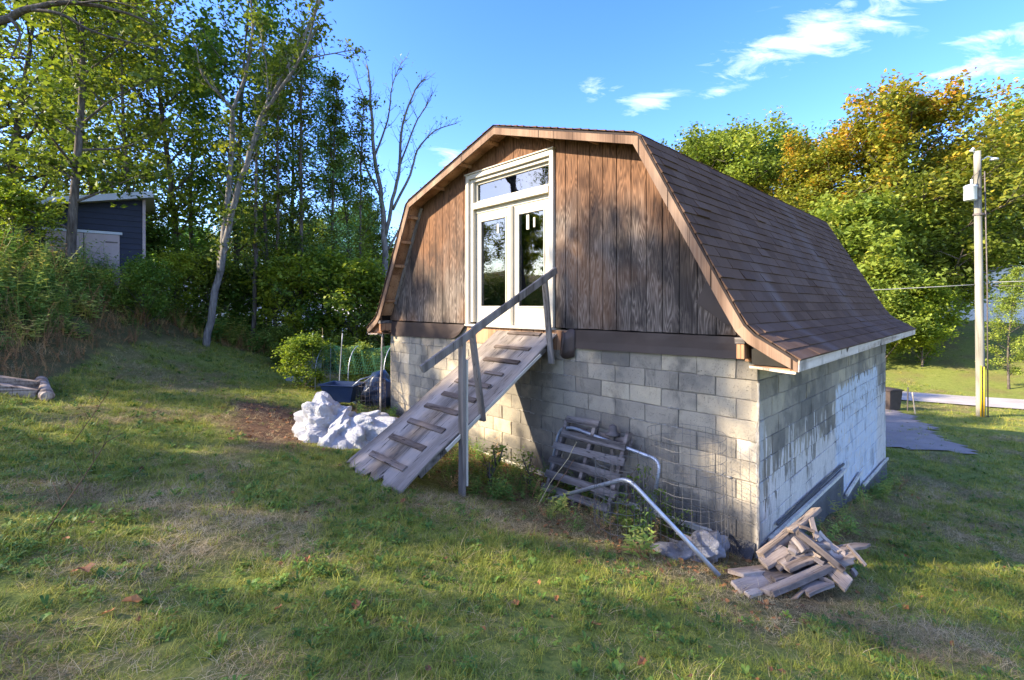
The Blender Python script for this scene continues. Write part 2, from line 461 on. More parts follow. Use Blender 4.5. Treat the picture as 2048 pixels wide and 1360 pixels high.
def ground_material():
    t = NT("ground_soil_and_turf"); p = t.pos()
    n1 = t.noise(p, 1.4, 6, 0.6); n2 = t.noise(p, 26, 6, 0.65); n3 = t.noise(p, 6, 5, 0.6)
    turf = t.ramp(t.math('ADD', t.math('MULTIPLY', n2, .6), t.math('MULTIPLY', n3, .4)),
                  [(0.3, (0.06, 0.07, 0.018)), (0.5, (0.15, 0.175, 0.035)), (0.72, (0.26, 0.25, 0.065))])
    straw = t.ramp(n2, [(0.3, (0.05, 0.033, 0.018)), (0.55, (0.16, 0.11, 0.055)), (0.75, (0.30, 0.21, 0.10))])
    dirt = t.ramp(n2, [(0.3, (0.035, 0.02, 0.012)), (0.6, (0.13, 0.075, 0.042)), (0.8, (0.22, 0.14, 0.085))])
    pf = t.math('MULTIPLY', t.math('ADD', t.attr("patch"), t.math('MULTIPLY', t.math('SUBTRACT', n3, .5), 1.0)), .55, True)
    col = t.mix(pf, turf, straw)
    col = t.mix(t.math('MULTIPLY', t.attr("dry"), .8), col, straw)
    col = t.mix(t.attr("dirt"), col, dirt)
    bankc = t.mix(n3, (0.06, 0.055, 0.02), (0.13, 0.11, 0.04))
    col = t.mix(t.attr("bank"), col, bankc)
    h = t.math('ADD', t.math('MULTIPLY', n2, .5), n3)
    return t.done(t.bsdf(col, 0.95, 0, t.bump(h, 0.8, 0.03), 0.1))
M_ground = ground_material()
me = np_mesh("ground", np.stack([GX.ravel(), GY.ravel(), GZ.ravel()], -1), GF, M_ground,
             [("dirt", 'POINT', mdt), ("dry", 'POINT', mdry), ("patch", 'POINT', mp), ("bank", 'POINT', mb.astype(float))], True)
ground = link_mesh("ground", me); mark(ground, "grassy sloping yard ground around the barn", kind="structure")

def m_asphalt(name, lo, hi, spec=.2):
    t = NT(name); p = t.pos()
    n = t.noise(p, 60, 5, .7); b = t.noise(p, 1.1, 5, .6)
    col = t.mix(t.step(b, .35, .7), t.ramp(n, [(.3, lo), (.7, hi)]), t.ramp(n, [(.3, tuple(v * .75 for v in lo)), (.7, tuple(v * .8 for v in hi))]))
    return t.done(t.bsdf(col, .9, 0, t.bump(n, .5, .008), spec))
def ribbon(name, center, width, lift, mat, lab, sub=60):
    c = np.array(center, float); seg = np.hypot(*(c[1:] - c[:-1]).T); s = np.concatenate([[0], np.cumsum(seg)])
    q = np.linspace(0, s[-1], sub); X = np.interp(q, s, c[:, 0]); Y = np.interp(q, s, c[:, 1])
    tx, ty = np.gradient(X), np.gradient(Y); L = np.hypot(tx, ty); nxn, nyn = -ty / L, tx / L
    k = 7; off = np.linspace(-width / 2, width / 2, k)
    VX = X[:, None] + nxn[:, None] * off; VY = Y[:, None] + nyn[:, None] * off
    VZ = gz(VX, VY) + lift
    V = np.stack([VX.ravel(), VY.ravel(), VZ.ravel()], -1)
    I = np.arange(sub * k).reshape(sub, k)
    F = np.stack([I[:-1, :-1], I[1:, :-1], I[1:, 1:], I[:-1, 1:]], -1).reshape(-1, 4)
    o = link_mesh(name, np_mesh(name, V, F, mat, None, True)); return mark(o, lab, kind="structure")
M_road = m_asphalt("pale_worn_road", (.30, .27, .24), (.46, .42, .38))
M_drive = m_asphalt("dark_driveway_gravel", (0.165, 0.138, 0.119), (0.375, 0.317, 0.263))
ribbon("road", ROAD_C, ROAD_W, .05, M_road, "pale sunlit lane crossing behind the utility pole", 90)
# driveway: fine grid clipped to its outline
dx = np.arange(6.4, 18, .25); dy = np.arange(11, 23.6, .25)
DX, DY = np.meshgrid(dx, dy); DZ = gz(DX, DY) + .03
ins = in_poly(DX + (vnoise(DX, DY, 1.3, 3) - .5) * .5, DY + (vnoise(DX, DY, 1.3, 4) - .5) * .5, DRIVE)
I = np.arange(DX.size).reshape(DX.shape)
keep = ins[:-1, :-1] & ins[1:, :-1] & ins[:-1, 1:] & ins[1:, 1:]
F = np.stack([I[:-1, :-1], I[:-1, 1:], I[1:, 1:], I[1:, :-1]], -1)[keep]
o = link_mesh("driveway", np_mesh("driveway", np.stack([DX.ravel(), DY.ravel(), DZ.ravel()], -1), F, M_drive, None, True))
mark(o, "dark shaded gravel driveway beside the far barn corner", kind="structure")

# ------------------------------------------------------------------ materials of the barn
def m_block():
    t = NT("concrete_block"); c = t.coord("Object"); s = t.sep(c); a = t.attr("tone")
    n = t.noise(c, 3.2, 6, .62); f = t.noise(c, 38, 6, .7); nb = t.noise(c, 1.15, 4, .55)
    v = t.math('ADD', t.math('MULTIPLY', a, .75), t.math('MULTIPLY', t.math('SUBTRACT', n, .35), .55))
    col = t.ramp(v, [(.12, (.19, .163, .122)), (.35, (.275, .238, .180)), (.58, (.37, .318, .232)), (.78, (.48, .400, .270)), (.95, (.64, .56, .43))])
    col = t.mix(t.math('MULTIPLY', t.step(t.math('ADD', nb, t.math('MULTIPLY', t.math('SUBTRACT', n, .5), .35)), .47, .60), .62), col, (.12, .112, .098))
    col = t.mix(t.math('MULTIPLY', t.step(t.noise(c, 2.1, 4, .6), .60, .72), .55), col, (.38, .31, .19))
    # damp dark skirt low on the front wall
    low = t.math('ADD', s[2], t.math('MULTIPLY', t.math('SUBTRACT', n, .5), .5))
    frontm = t.step(s[0], .02, .05)
    col = t.mix(t.math('MULTIPLY', t.math('MULTIPLY', t.step(low, -1.95, -2.12), frontm), .75), col, (.075, .075, .07))
    # old paint on the right-hand wall: streaked white, then a pale blue patch further back
    side = t.math('SUBTRACT', 1.0, t.step(s[0], .0, .03))
    ys = t.math('MULTIPLY', s[1], -1.0)
    st = t.noise(t.mapping(c, (1, 7.5, 1.0)), 1.3, 6, .62)
    fine = t.noise(t.mapping(c, (1, 22, 2.5)), 1.6, 5, .6)
    drip = t.math('ADD', t.math('MULTIPLY', st, .72), t.math('MULTIPLY', fine, .28))
    zt = t.math('ADD', t.math('MULTIPLY', t.math('ADD', s[2], 1.62), -.30), t.math('MULTIPLY', t.math('SUBTRACT', a, .5), .10))
    wm = t.step(t.math('ADD', drip, zt), .50, .535)
    wm = t.math('MULTIPLY', wm, t.step(ys, .10, .13))
    col = t.mix(t.math('MULTIPLY', t.math('MULTIPLY', wm, side), .92), col, t.ramp(fine, [(.3, (.48, .44, .38)), (.6, (.68, .62, .54))]))
    edge = t.math('ADD', ys, t.math('MULTIPLY', t.math('SUBTRACT', n, .5), .5))
    top = t.math('ADD', s[2], t.math('ADD', t.math('MULTIPLY', t.math('SUBTRACT', st, .5), .5), t.math('MULTIPLY', t.math('SUBTRACT', a, .5), .2)))
    bm_ = t.math('MULTIPLY', t.step(edge, 3.0, 3.12), t.step(top, -1.12, -1.17))
    bm_ = t.math('MULTIPLY', bm_, t.math('SUBTRACT', 1.0, t.step(edge, 6.1, 6.35)))
    chips = t.step(t.noise(t.mapping(c, (1, 7, 2.4)), 2.3, 3, .5), .40, .42)
    bm_ = t.math('MULTIPLY', bm_, chips)
    col = t.mix(t.math('MULTIPLY', t.math('MULTIPLY', bm_, side), .95), col, t.ramp(n, [(.3, (.46, .50, .54)), (.65, (.58, .60, .60))]))
    cs = t.math('MULTIPLY', t.math('SUBTRACT', 1.0, t.step(t.math('ADD', ys, t.math('MULTIPLY', t.math('SUBTRACT', n, .5), .25)), .12, .16)), side)
    col = t.mix(t.math('MULTIPLY', t.math('MULTIPLY', cs, t.step(s[2], -.95, -1.3)), .8), col, (.46, .44, .40))
    col = t.mix(t.math('MULTIPLY', t.step(f, .55, .75), .22), col, (.06, .06, .055))
    gr = t.noise(t.mapping(c, (1.6, 1.6, .8)), 2.6, 7, .7, .6)
    col = t.mix(t.math('MULTIPLY', t.step(gr, .52, .66), .42), col, (.075, .07, .06))
    pit = t.step(t.noise(c, 75, 3, .6), .62, .68)
    col = t.mix(t.math('MULTIPLY', pit, .5), col, (.05, .047, .04))
    h = t.math('SUBTRACT', t.math('ADD', f, t.math('MULTIPLY', n, .6)), t.math('MULTIPLY', pit, .8))
    return t.done(t.bsdf(col, .92, 0, t.bump(h, .8, .008), .1))
M_block = m_block()
M_mortar = m_simple("old_mortar", (.25, .22, .175), .95, 0, .35, 9, .6, .006, .1)
M_mortar_l = m_simple("squeezed_mortar", (.30, .275, .23), .95, 0, .3, 12, .6, .006, .1)

def m_siding():
    t = NT("weathered_plywood_siding"); c = t.coord("Object"); s = t.sep(c); a = t.attr("tone")
    off = t.math('MULTIPLY', a, 31.0)
    v = t.n.new("ShaderNodeVectorMath"); v.operation = 'ADD'; t.l.new(c, v.inputs[0]); t.l.new(t.comb(off, 0.0, off), v.inputs[1])
    g = t.mapping(v.outputs[0], (9, 1, .85))
    dist = t.noise(t.mapping(g, (.75, 1, .9)), 1.1, 2, .5)
    rings = t.math('FRACT', t.math('MULTIPLY', dist, 17.0))
    rings = t.math('ABSOLUTE', t.math('SUBTRACT', t.math('MULTIPLY', rings, 2.0), 1.0))
    fine = t.noise(t.mapping(v.outputs[0], (70, 1, 3)), 1.5, 5, .65)
    gr = t.math('ADD', t.math('MULTIPLY', rings, .26), t.math('ADD', t.math('MULTIPLY', fine, .48), t.math('MULTIPLY', t.noise(t.mapping(v.outputs[0], (24, 1, 1.2)), 1.1, 4, .6), .26)))
    brown = t.ramp(gr, [(.28, (.040, .020, .011)), (.5, (.125, .062, .032)), (.74, (.23, .120, .064))])
    grey = t.ramp(gr, [(.28, (.030, .023, .018)), (.5, (.120, .096, .077)), (.74, (.28, .235, .19))])
    big = t.noise(t.mapping(c, (1.1, 1, .5)), 1.2, 4, .6)
    # bleached grey in the middle and low on the gable where rain reaches, browner under the rakes
    zf = t.math('ADD', t.math('MULTIPLY', t.math('SUBTRACT', 1.45, s[2]), .42), t.math('MULTIPLY', t.math('SUBTRACT', big, .5), 1.1))
    edge = t.math('SUBTRACT', t.math('MULTIPLY', t.math('ABSOLUTE', t.math('SUBTRACT', s[0], 3.4)), .13), .22)
    w = t.step(t.math('SUBTRACT', zf, edge), -.05, .5)
    col = t.mix(t.math('MULTIPLY', w, .93), brown, grey)
    # black mildew clouds
    md = t.noise(t.mapping(c, (1.6, 1, .62)), 1.35, 6, .68, .3)
    mz = t.math('SUBTRACT', 1.0, t.step(s[2], 1.0, 1.7))
    mf = t.math('MULTIPLY', t.step(t.math('ADD', md, t.math('MULTIPLY', t.math('SUBTRACT', fine, .5), .35)), .47, .62), mz)
    col = t.mix(t.math('MULTIPLY', mf, .74), col, (.026, .021, .018))
    hue = t.noise(c, .8, 2, .5)
    col = t.mix(t.math('MULTIPLY', t.step(hue, .5, .7), .25), col, (.36, .16, .055))
    hh = t.math('ADD', gr, t.math('MULTIPLY', fine, .3))
    return t.done(t.bsdf(col, .85, 0, t.bump(hh, .55, .005), .2))
M_siding = m_siding()
M_rake = m_wood("bare_rake_board", (0.08, 0.045, 0.028), (0.185, 0.115, 0.074), (0.29, 0.195, 0.13), 'Z', .35, .8, .45, .003)
M_soffit = m_wood("rough_soffit_wood", (.13, .06, .03), (.34, .18, .095), (.50, .29, .16), 'Z', .5, .85, .5, .004)
M_fascia = m_wood("peeling_eave_board", (.20, .13, .085), (.50, .41, .31), (.66, .57, .46), 'Y', .8, .85, .9, .004)
M_grey = m_wood("silvery_weathered_wood", (0.072, 0.0581, 0.0468), (0.216, 0.182, 0.15), (0.36, 0.307, 0.258), 'Y', .55, .9, .35, .006)
M_greyZ = m_wood("grey_weathered_post_wood", (0.0708, 0.0568, 0.0443), (0.201, 0.168, 0.138), (0.307, 0.265, 0.221), 'Z', .9, .9, .3, .004)
M_greyX = m_wood("grey_weathered_slat_wood", (.035, .03, .026), (.11, .094, .08), (.24, .21, .185), 'X', .8, .9, .4, .005)
M_cleat = m_wood("dark_cleat_wood", (0.036, 0.024, 0.018), (0.12, 0.09, 0.069), (0.216, 0.174, 0.144), 'X', .9, .9, .4, .005)
M_scrap = m_wood("scrap_board_wood", (.08, .055, .04), (.27, .21, .16), (.48, .40, .32), 'X', .8, .9, .35, .005)
M_scrap_d = m_wood("dark_scrap_wood", (.05, .04, .035), (.16, .13, .11), (.30, .26, .23), 'X', .8, .9, .4, .005)
M_white = m_simple("old_white_paint", (0.515, 0.466, 0.368), .5, 0, .10, 5, .25, .003, .4)
M_white2 = m_simple("door_white_paint", (0.481, 0.436, 0.338), .42, 0, .07, 4, .2, .002, .45)
M_band = m_simple("brown_flashing_membrane", (.058, .040, .032), .5, 0, .25, 1.5, .18, .01, .3)
M_memb = m_simple("dark_foundation_membrane", (.07, .07, .075), .6, 0, .35, 2.5, .6, .02, .3)
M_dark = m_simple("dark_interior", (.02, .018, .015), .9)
M_tarp = m_simple("black_plastic", (.012, .012, .013), .35, 0, .3, 5, .6, .02, .5)
M_batten = m_simple("pale_batten", (.55, .51, .42), .8, 0, .25, 7, .4, .004)

def m_shingle():
    t = NT("brown_asphalt_shingle"); c = t.coord("Object"); a = t.attr("tone")
    n = t.noise(c, 120, 4, .7); b = t.noise(c, .9, 4, .6); l = t.noise(t.mapping(c, (1, .7, .35)), 1.4, 4, .6)
    v = t.math('ADD', t.math('MULTIPLY', a, .32), t.math('MULTIPLY', n, .62))
    col = t.ramp(v, [(.2, (.062, .036, .023)), (.5, (.105, .064, .042)), (.85, (.150, .098, .067))])
    col = t.mix(t.math('MULTIPLY', t.step(b, .5, .75), .35), col, (.13, .10, .09))
    # worn paler run-off streaks down the slope
    s = t.sep(c)
    d1 = t.math('ABSOLUTE', t.math('ADD', s[1], .95)); d2_ = t.math('ABSOLUTE', t.math('ADD', s[1], 4.3))
    st = t.math('MAXIMUM', t.math('MULTIPLY', t.math('SUBTRACT', 1.0, t.step(d1, .02, .22)), t.math('SUBTRACT', 1.0, t.step(s[2], .15, .7))),
                t.math('MULTIPLY', t.math('SUBTRACT', 1.0, t.step(d2_, .05, .45)), .6))
    col = t.mix(t.math('MULTIPLY', t.math('MULTIPLY', st, l), .45), col, (.22, .19, .18))
    return t.done(t.bsdf(col, .95, 0, t.bump(n, .6, .004), .08))
M_shingle = m_shingle()
M_underlay = m_simple("roof_deck_edge", (.03, .022, .02), .9)

def m_glass(name, tint=(.02, .025, .025)):
    t = NT(name)
    fr = t.n.new("ShaderNodeFresnel"); fr.inputs[0].default_value = 1.75
    gl = t.n.new("ShaderNodeBsdfGlossy"); gl.inputs["Roughness"].default_value = .015
    nz = t.noise(t.coord("Object"), 1.3, 2, .5); t.l.new(t.bump(nz, .12, .03), gl.inputs["Normal"])
    tr = t.n.new("ShaderNodeBsdfTransparent"); tr.inputs[0].default_value = (.75, .78, .76, 1)
    mx = t.n.new("ShaderNodeMixShader")
    t.l.new(t.math('ADD', t.math('MULTIPLY', fr.outputs[0], 1.0), .10, True), mx.inputs[0])
    t.l.new(tr.outputs[0], mx.inputs[1]); t.l.new(gl.outputs[0], mx.inputs[2])
    return t.done(mx.outputs[0])
M_glass = m_glass("door_glass")

# ------------------------------------------------------------------ the barn
BX, BY = float(C0[0]), float(C0[1])
barn = empty("barn", "brown gambrel roofed barn with plank gable above grey concrete block walls", "barn", (BX, BY, 0), ANG)
PR = [(-.43, -.46), (-.27, -.36), (-.085, -.25), (0, -.165), (.142, .085), (.425, .617), (1.11, 1.89), (3.51, 2.634)]
PROF = PR + [(WL - t, z) for t, z in PR[-2::-1]]
OV, BKO = .30, -SL - .30
def prof_z(t):
    for (a, za), (b, zb) in zip(PROF[:-1], PROF[1:]):
        if a <= t <= b: return za + (zb - za) * (t - a) / (b - a)
    return -1
def prof_offset(d):
    """profile moved inwards by d, point by point along vertex normals"""
    out = []
    for i, (t, z) in enumerate(PROF):
        a = PROF[max(i - 1, 0)]; b = PROF[min(i + 1, len(PROF) - 1)]
        n1 = Vector((t - a[0], z - a[1])); n2 = Vector((b[0] - t, b[1] - z))
        if i == 0: n1 = n2
        if i == len(PROF) - 1: n2 = n1
        n1 = Vector((n1.y, -n1.x)).normalized(); n2 = Vector((n2.y, -n2.x)).normalized()
        m = (n1 + n2); m /= max(m.dot(n1), .4)
        out.append((t + m.x * d, z + m.y * d))
    return out

# --- block walls: front wall blocks and the near side-wall blocks are parts, the rest one mesh
CH, BL, GAP = .2, .406, .007
Z0 = -.33
blocks = []          # (distance, mesh builder)
def block_box(u0, u1, z0, z1, face, tone):
    m = MB(); g = GAP / 2; j = .0035
    u0 += g; u1 -= g; z0 += g; z1 -= g; pr = R.uniform(-.004, .005)
    c = [(u0, z0), (u1, z0), (u1, z1), (u0, z1)]; k = .005; j = .0045
    outer = [(u + R.uniform(-j, j), z + R.uniform(-j, j)) for u, z in c]
    inner = [(u + (k if i in (0, 3) else -k), z + (k if i < 2 else -k)) for i, (u, z) in enumerate(outer)]
    def P(u, z, d):
        return (u, d, z) if face == 'F' else (-d, -u, z) if face == 'S' else (WL + d, -u, z) if face == 'L' else (u, -SL - d, z)
    vs = [P(u, z, -.06) for u, z in outer] + [P(u, z, pr - .006) for u, z in outer] + [P(u, z, pr + R.uniform(-.0015, .0015)) for u, z in inner]
    fs = [(8, 9, 10, 11)] + [(i, (i + 1) % 4, 4 + (i + 1) % 4, 4 + i) for i in range(4)] + [(4 + i, 4 + (i + 1) % 4, 8 + (i + 1) % 4, 8 + i) for i in range(4)]
    m.add(vs, fs, tone); return m
for face, L in (('F', WL), ('S', SL), ('L', WL), ('B', WL)):
    L = {'F': WL, 'S': SL, 'L': SL, 'B': WL}[face]
    rows = 11 if face == 'F' else 16
    for r in range(rows):
        z1 = Z0 - r * CH; z0 = z1 - CH
        u = 0.0; first = True
        while u < L - .03:
            ln = BL * (.5 if (first and r % 2) else 1.0)
            if face == 'S' and first: ln = .2 if r % 2 == 0 else BL
            first = False
            e = min(u + ln, L)
            if L - e < .12: e = L
            tone = R.betavariate(3.2, 3.4)
            mid = (u + e) / 2
            if face == 'F':
                if mid > 4: tone = min(1, tone * .6 + .42)           # sunlight on the left half painted in as a paler cream tone
                elif mid < .9 and r > 1: tone = tone * .5 + .4
                if r == 5 and u < .02 and True: tone = 1.15
            x, y = (loc2w(mid, 0) if face == 'F' else loc2w(0, -mid) if face == 'S' else (50, 50))
            if not (face == 'F' and z1 < -2.5):
                blocks.append((sqrt(x * x + y * y + (z0) ** 2) / (1 if face == 'F' else .55), face, block_box(u, e, z0, z1, face, tone)))
            u = e
blocks.sort(key=lambda b: b[0])
wall_mb = MB()
zb = Z0 - 16 * CH
wall_mb.box(.012, WL - .012, -.2, -.012, zb, Z0 - .002)
wall_mb.box(.012, .2, -SL + .012, -.2, zb, Z0 - .002)
wall_mb.box(WL - .2, WL - .012, -SL + .012, -.2, zb, Z0 - .002)
wall_mb.box(.2, WL - .2, -SL + .012, -SL + .2, zb, Z0 - .002)
wall = wall_mb.build("wall", M_mortar, barn)
for d, face, m in blocks[:290]:
    m.build("block", M_block, wall)
rest = MB()
for d, face, m in blocks[290:]:
    for t_ in m.tone[:1]: rest.add(m.v, m.f, t_)
o = rest.build("remaining_blocks", M_block, wall); o["kind"] = "stuff"
# squeezed mortar along some courses
mm = MB()
for r in range(1, 9):
    z = Z0 - r * CH
    u = R.uniform(0, .5)
    while u < WL - .4:
        if R.random() < .42:
            ln = R.uniform(.15, .8); n = int(ln / .025)
            pts = [(u + i * .025, .001 + R.uniform(0, .003), z + R.uniform(-.009, .009)) for i in range(n)]
            mm.tube(pts, [R.uniform(.002, .011) for _ in pts], 5)
            u += ln
        u += R.uniform(.1, .7)
o = mm.build("mortar_bead", M_mortar_l, wall, True); o["kind"] = "stuff"
# cement smear down the corner
sm = MB()
pts = [(-.004 + R.uniform(-.003, .002), -.004 + R.uniform(-.004, .006), -.75 - i * .05) for i in range(34)]
sm.tube(pts, [R.uniform(.008, .02) for _ in pts], 6)
sm.build("corner_mortar", M_mortar_l, wall, True)["kind"] = "stuff"

# --- foundation membrane and battens low on the side wall
mb_ = MB()
def memb_strip(s0, s1, ztop0, ztop1, zbot, d=.02, n=14):
    vs = []; 
    for i in range(n + 1):
        f = i / n; s_ = s0 + (s1 - s0) * f; zt = ztop0 + (ztop1 - ztop0) * f; w = .012 * sin(f * 23) + R.uniform(-.005, .005)
        for z in (zt, zt - .15, (zt + zbot) / 2, zbot): vs.append((-d - max(w, -.008) * (1 if z < zt else .3), -s_, z))
    mb_.add(vs, [(4 * i + k, 4 * i + k + 1, 4 * i + k + 5, 4 * i + k + 4) for i in range(n) for k in range(3)])
memb_strip(.0, 3.42, -2.33, -2.40, -3.15, .03)
memb_strip(3.46, 4.6, -2.80, -2.72, -3.4, .022)
memb_strip(4.7, SL, -2.98, -3.06, -3.6, .03)
o = mb_.build("foundation_membrane", M_memb, barn, True); mo = o.modifiers.new("thickness", 'SOLIDIFY'); mo.thickness = .008
b = MB(); b.bar((-.05, -.2, -2.32), (-.05, -3.4, -2.39), .035, .04, segs=6, j=.004); b.build("batten", M_batten, barn)
b = MB(); b.bar((-.035, -.45, -2.25), (-.035, -3.35, -2.30), .02, .03, segs=8, j=.006); b.build("batten", M_memb, barn)
b = MB(); b.bar((-.045, -3.5, -2.79), (-.045, -4.5, -2.70), .03, .035, segs=3, j=.004); b.build("batten", M_batten, barn)
b = MB(); b.bar((-.045, -4.75, -2.97), (-.045, -7.05, -3.05), .03, .04, segs=4, j=.004); b.build("batten", M_batten, barn)
# front base: a dark ledge with pale edge
b = MB(); b.bar((.35, .02, -2.34), (6.6, .02, -2.345), .03, .05, segs=9, j=.006); b.build("base_strip", M_batten, barn)
b = MB()
vs = []; n = 10
for i in range(n + 1):
    f = i / n; t_ = .02 + .42 * f
    for z, d in ((-2.30, .012), (-2.36, .04 + .02 * sin(f * 9)), (-2.45, .10 + .03 * sin(f * 7 + 1)), (-2.52, .15)): vs.append((t_, d, z))
b.add(vs, [(4 * i + k, 4 * i + k + 1, 4 * i + k + 5, 4 * i + k + 4) for i in range(n) for k in range(3)])
b.build("black_plastic_skirt", M_tarp, barn, True)

# --- plank gable (each board between two grooves is a plank)
gable = MB(); inner = prof_offset(.05)
gp = [(t, z) for t, z in inner if z > -.29 and 0 <= t <= WL]
DT0, DT1, DZ0, DZ1 = 2.62, 4.46, -.30, 2.10        # door opening
def gz_top(t): 
    for (a, za), (b_, zb_) in zip(inner[:-1], inner[1:]):
        if a <= t <= b_ and b_ > a: return za + (zb_ - za) * (t - a) / (b_ - a)
    return -.3
gable.prism([(.1, -.29), (.2, gz_top(.2)), (1.12, gz_top(1.12)), (DT0 - .02, gz_top(DT0 - .02)), (DT0 - .02, -.29)], -.035, -.012)
gable.prism([(WL - .1, -.29), (WL - .2, gz_top(WL - .2)), (WL - 1.12, gz_top(WL - 1.12)), (DT1 + .02, gz_top(DT1 + .02)), (DT1 + .02, -.29)], -.035, -.012)
gable.prism([(DT0 - .02, DZ1 + .02), (DT0 - .02, gz_top(DT0)), (3.51, gz_top(3.51)), (DT1 + .02, gz_top(DT1)), (DT1 + .02, DZ1 + .02)], -.035, -.012)
gab = gable.build("gable_wall", M_dark, barn)
edges = [0.0]
t_ = .0
while t_ < WL - .01:
    t_ += .2; edges.append(min(t_, WL))
cuts = sorted(set([round(e, 4) for e in edges if e < WL] + [WL]))
def plank(a, b_, zlo, tone):
    m = MB(); g = .0045
    a += g; b_ -= g
    pts = [(a, gz_top(a))]
    for t, z in inner:
        if a < t < b_: pts.append((t, z))
    pts.append((b_, gz_top(b_)))
    pts = [(t, z) for t, z in pts if z > zlo + .01]
    if len(pts) < 2: return
    if pts[0][0] > a + .01: pts = [(pts[0][0], zlo)] + pts
    else: pts = [(a, zlo)] + pts
    pts = pts + [(pts[-1][0], zlo)]
    poly = [(t, z + (R.uniform(-.004, .004) if z == zlo else 0)) for t, z in pts]
    d = R.uniform(-.0015, .002)
    m.prism(poly[::-1], -.011, .004 + d, 'Y', tone); m.build("plank", M_siding, gab, bevel=.002)
for a, b_ in zip(cuts[:-1], cuts[1:]):
    if b_ <= DT0 - .02 or a >= DT1 + .02: plank(a, b_, -.30, R.random())
    else:
        if a < DT0 - .06 and b_ > DT0 - .02: plank(a, DT0 - .03, -.30, R.random())
        if b_ > DT1 + .06 and a < DT1 + .02: plank(DT1 + .03, b_, -.30, R.random())
        plank(max(a, DT0 - .03), min(b_, DT1 + .03), DZ1 + .035, R.random())
# back gable wall
b = MB(); b.prism([(t, z) for t, z in inner if z > -.3] + [(WL - .1, -.31), (.1, -.31)], -SL, -SL + .03); b.build("back_gable", M_siding, barn)
# loft floor and the dark inside
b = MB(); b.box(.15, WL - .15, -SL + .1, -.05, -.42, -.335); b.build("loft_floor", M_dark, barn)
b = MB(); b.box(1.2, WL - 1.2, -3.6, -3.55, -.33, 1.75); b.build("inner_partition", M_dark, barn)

# --- flashing band under the siding
def band(t0, t1, z0, zl, zr, n=20, d=.02, nm="flashing_band"):
    b = MB(); vs = []
    for i in range(n + 1):
        f = i / n; t = t0 + (t1 - t0) * f; lo = zl + (zr - zl) * f; w = .004 * sin(f * 17 + t0)
        for k, z in enumerate((z0, z0 - .07, (z0 + lo) / 2 - .03, lo)):
            vs.append((t, d + w * (k > 0) + (.006 if k == 3 else 0) + R.uniform(-.0012, .0012), z))
    b.add(vs, [(4 * i + k, 4 * i + k + 1, 4 * i + k + 5, 4 * i + k + 4) for i in range(n) for k in range(3)])
    o = b.build(nm, M_band, barn); mo = o.modifiers.new("thickness", 'SOLIDIFY'); mo.thickness = .006; return o
band(.12, 2.22, -.312, -.53, -.56)
b = MB(); n = 16; vs = []
for i in range(n + 1):
    f = i / n; t = 4.50 + 2.48 * f; lo = -.565 - .045 * f
    if t < 4.9: lo = -.565 + .24 * (1 - (t - 4.50) / .4) ** 2
    for k, z in enumerate((-.318, -.318 + (lo + .318) * .4, -.318 + (lo + .318) * .75, lo)):
        vs.append((t, .02 + .006 * sin(f * 14) * (k > 0) + (.035 * max(0, 1 - (t - 4.5) / .4) if k > 1 else 0), z))
b.add(vs, [(4 * i + k, 4 * i + k + 1, 4 * i + k + 5, 4 * i + k + 4) for i in range(n) for k in range(3)])
o = b.build("flashing_band", M_band, barn); mo = o.modifiers.new("thickness", 'SOLIDIFY'); mo.thickness = .006
# crumpled torn end of the right band, hanging beside the ramp
b = MB(); n = 12; vs = []
for i in range(n + 1):
    f = i / n; a = f * 1.5 * pi
    t = 2.22 + .23 * f + .03 * sin(a); 
    for k, z in enumerate((-.315 - .05 * f, -.45, -.58, -.665 - .02 * sin(f * 5))):
        vs.append((t + .05 * (k / 3) * sin(a * 1.3), .03 + .10 * (1 - cos(a)) * .5 * (.35 + k / 3), z + .02 * sin(f * 9 + k)))
b.add(vs, [(4 * i + k, 4 * i + k + 1, 4 * i + k + 5, 4 * i + k + 4) for i in range(n) for k in range(3)])
o = b.build("torn_flashing_end", M_band, barn, True); mo = o.modifiers.new("thickness", 'SOLIDIFY'); mo.thickness = .006
# loose triangular flap under the right rake
b = MB(); b.prism([(.605, .03), (.48, .275), (.20, -.215), (.31, -.18)], .012, .026); o = b.build("loose_flap", M_band, barn)
b = MB(); b.box(2.35, 4.5, -.008, .012, -.60, -.335); b.build("sill_backing_board", M_soffit, barn)

# --- roof: deck, shingles, rakes, eaves
top = PROF; low = prof_offset(.035)
b = MB(); nP = len(PROF); vs = []
for oo in (OV - .005, BKO):
    for t, z in prof_offset(.012): vs.append((t, oo, z))
    for t, z in low: vs.append((t, oo, z))
fs = []
for i in range(nP - 1):
    a = i; c = i + nP; a2 = i + 2 * nP; c2 = i + 3 * nP
    fs += [(a, a + 1, a2 + 1, a2), (c + 1, c, c2, c2 + 1), (a + 1, a, c, c + 1), (a2, a2 + 1, c2 + 1, c2)]
fs += [(0, 2 * nP, 3 * nP, nP), (nP - 1, 2 * nP - 1, 4 * nP - 1, 3 * nP - 1)]
b.add(vs, fs); roof = b.build("roof", M_underlay, barn)
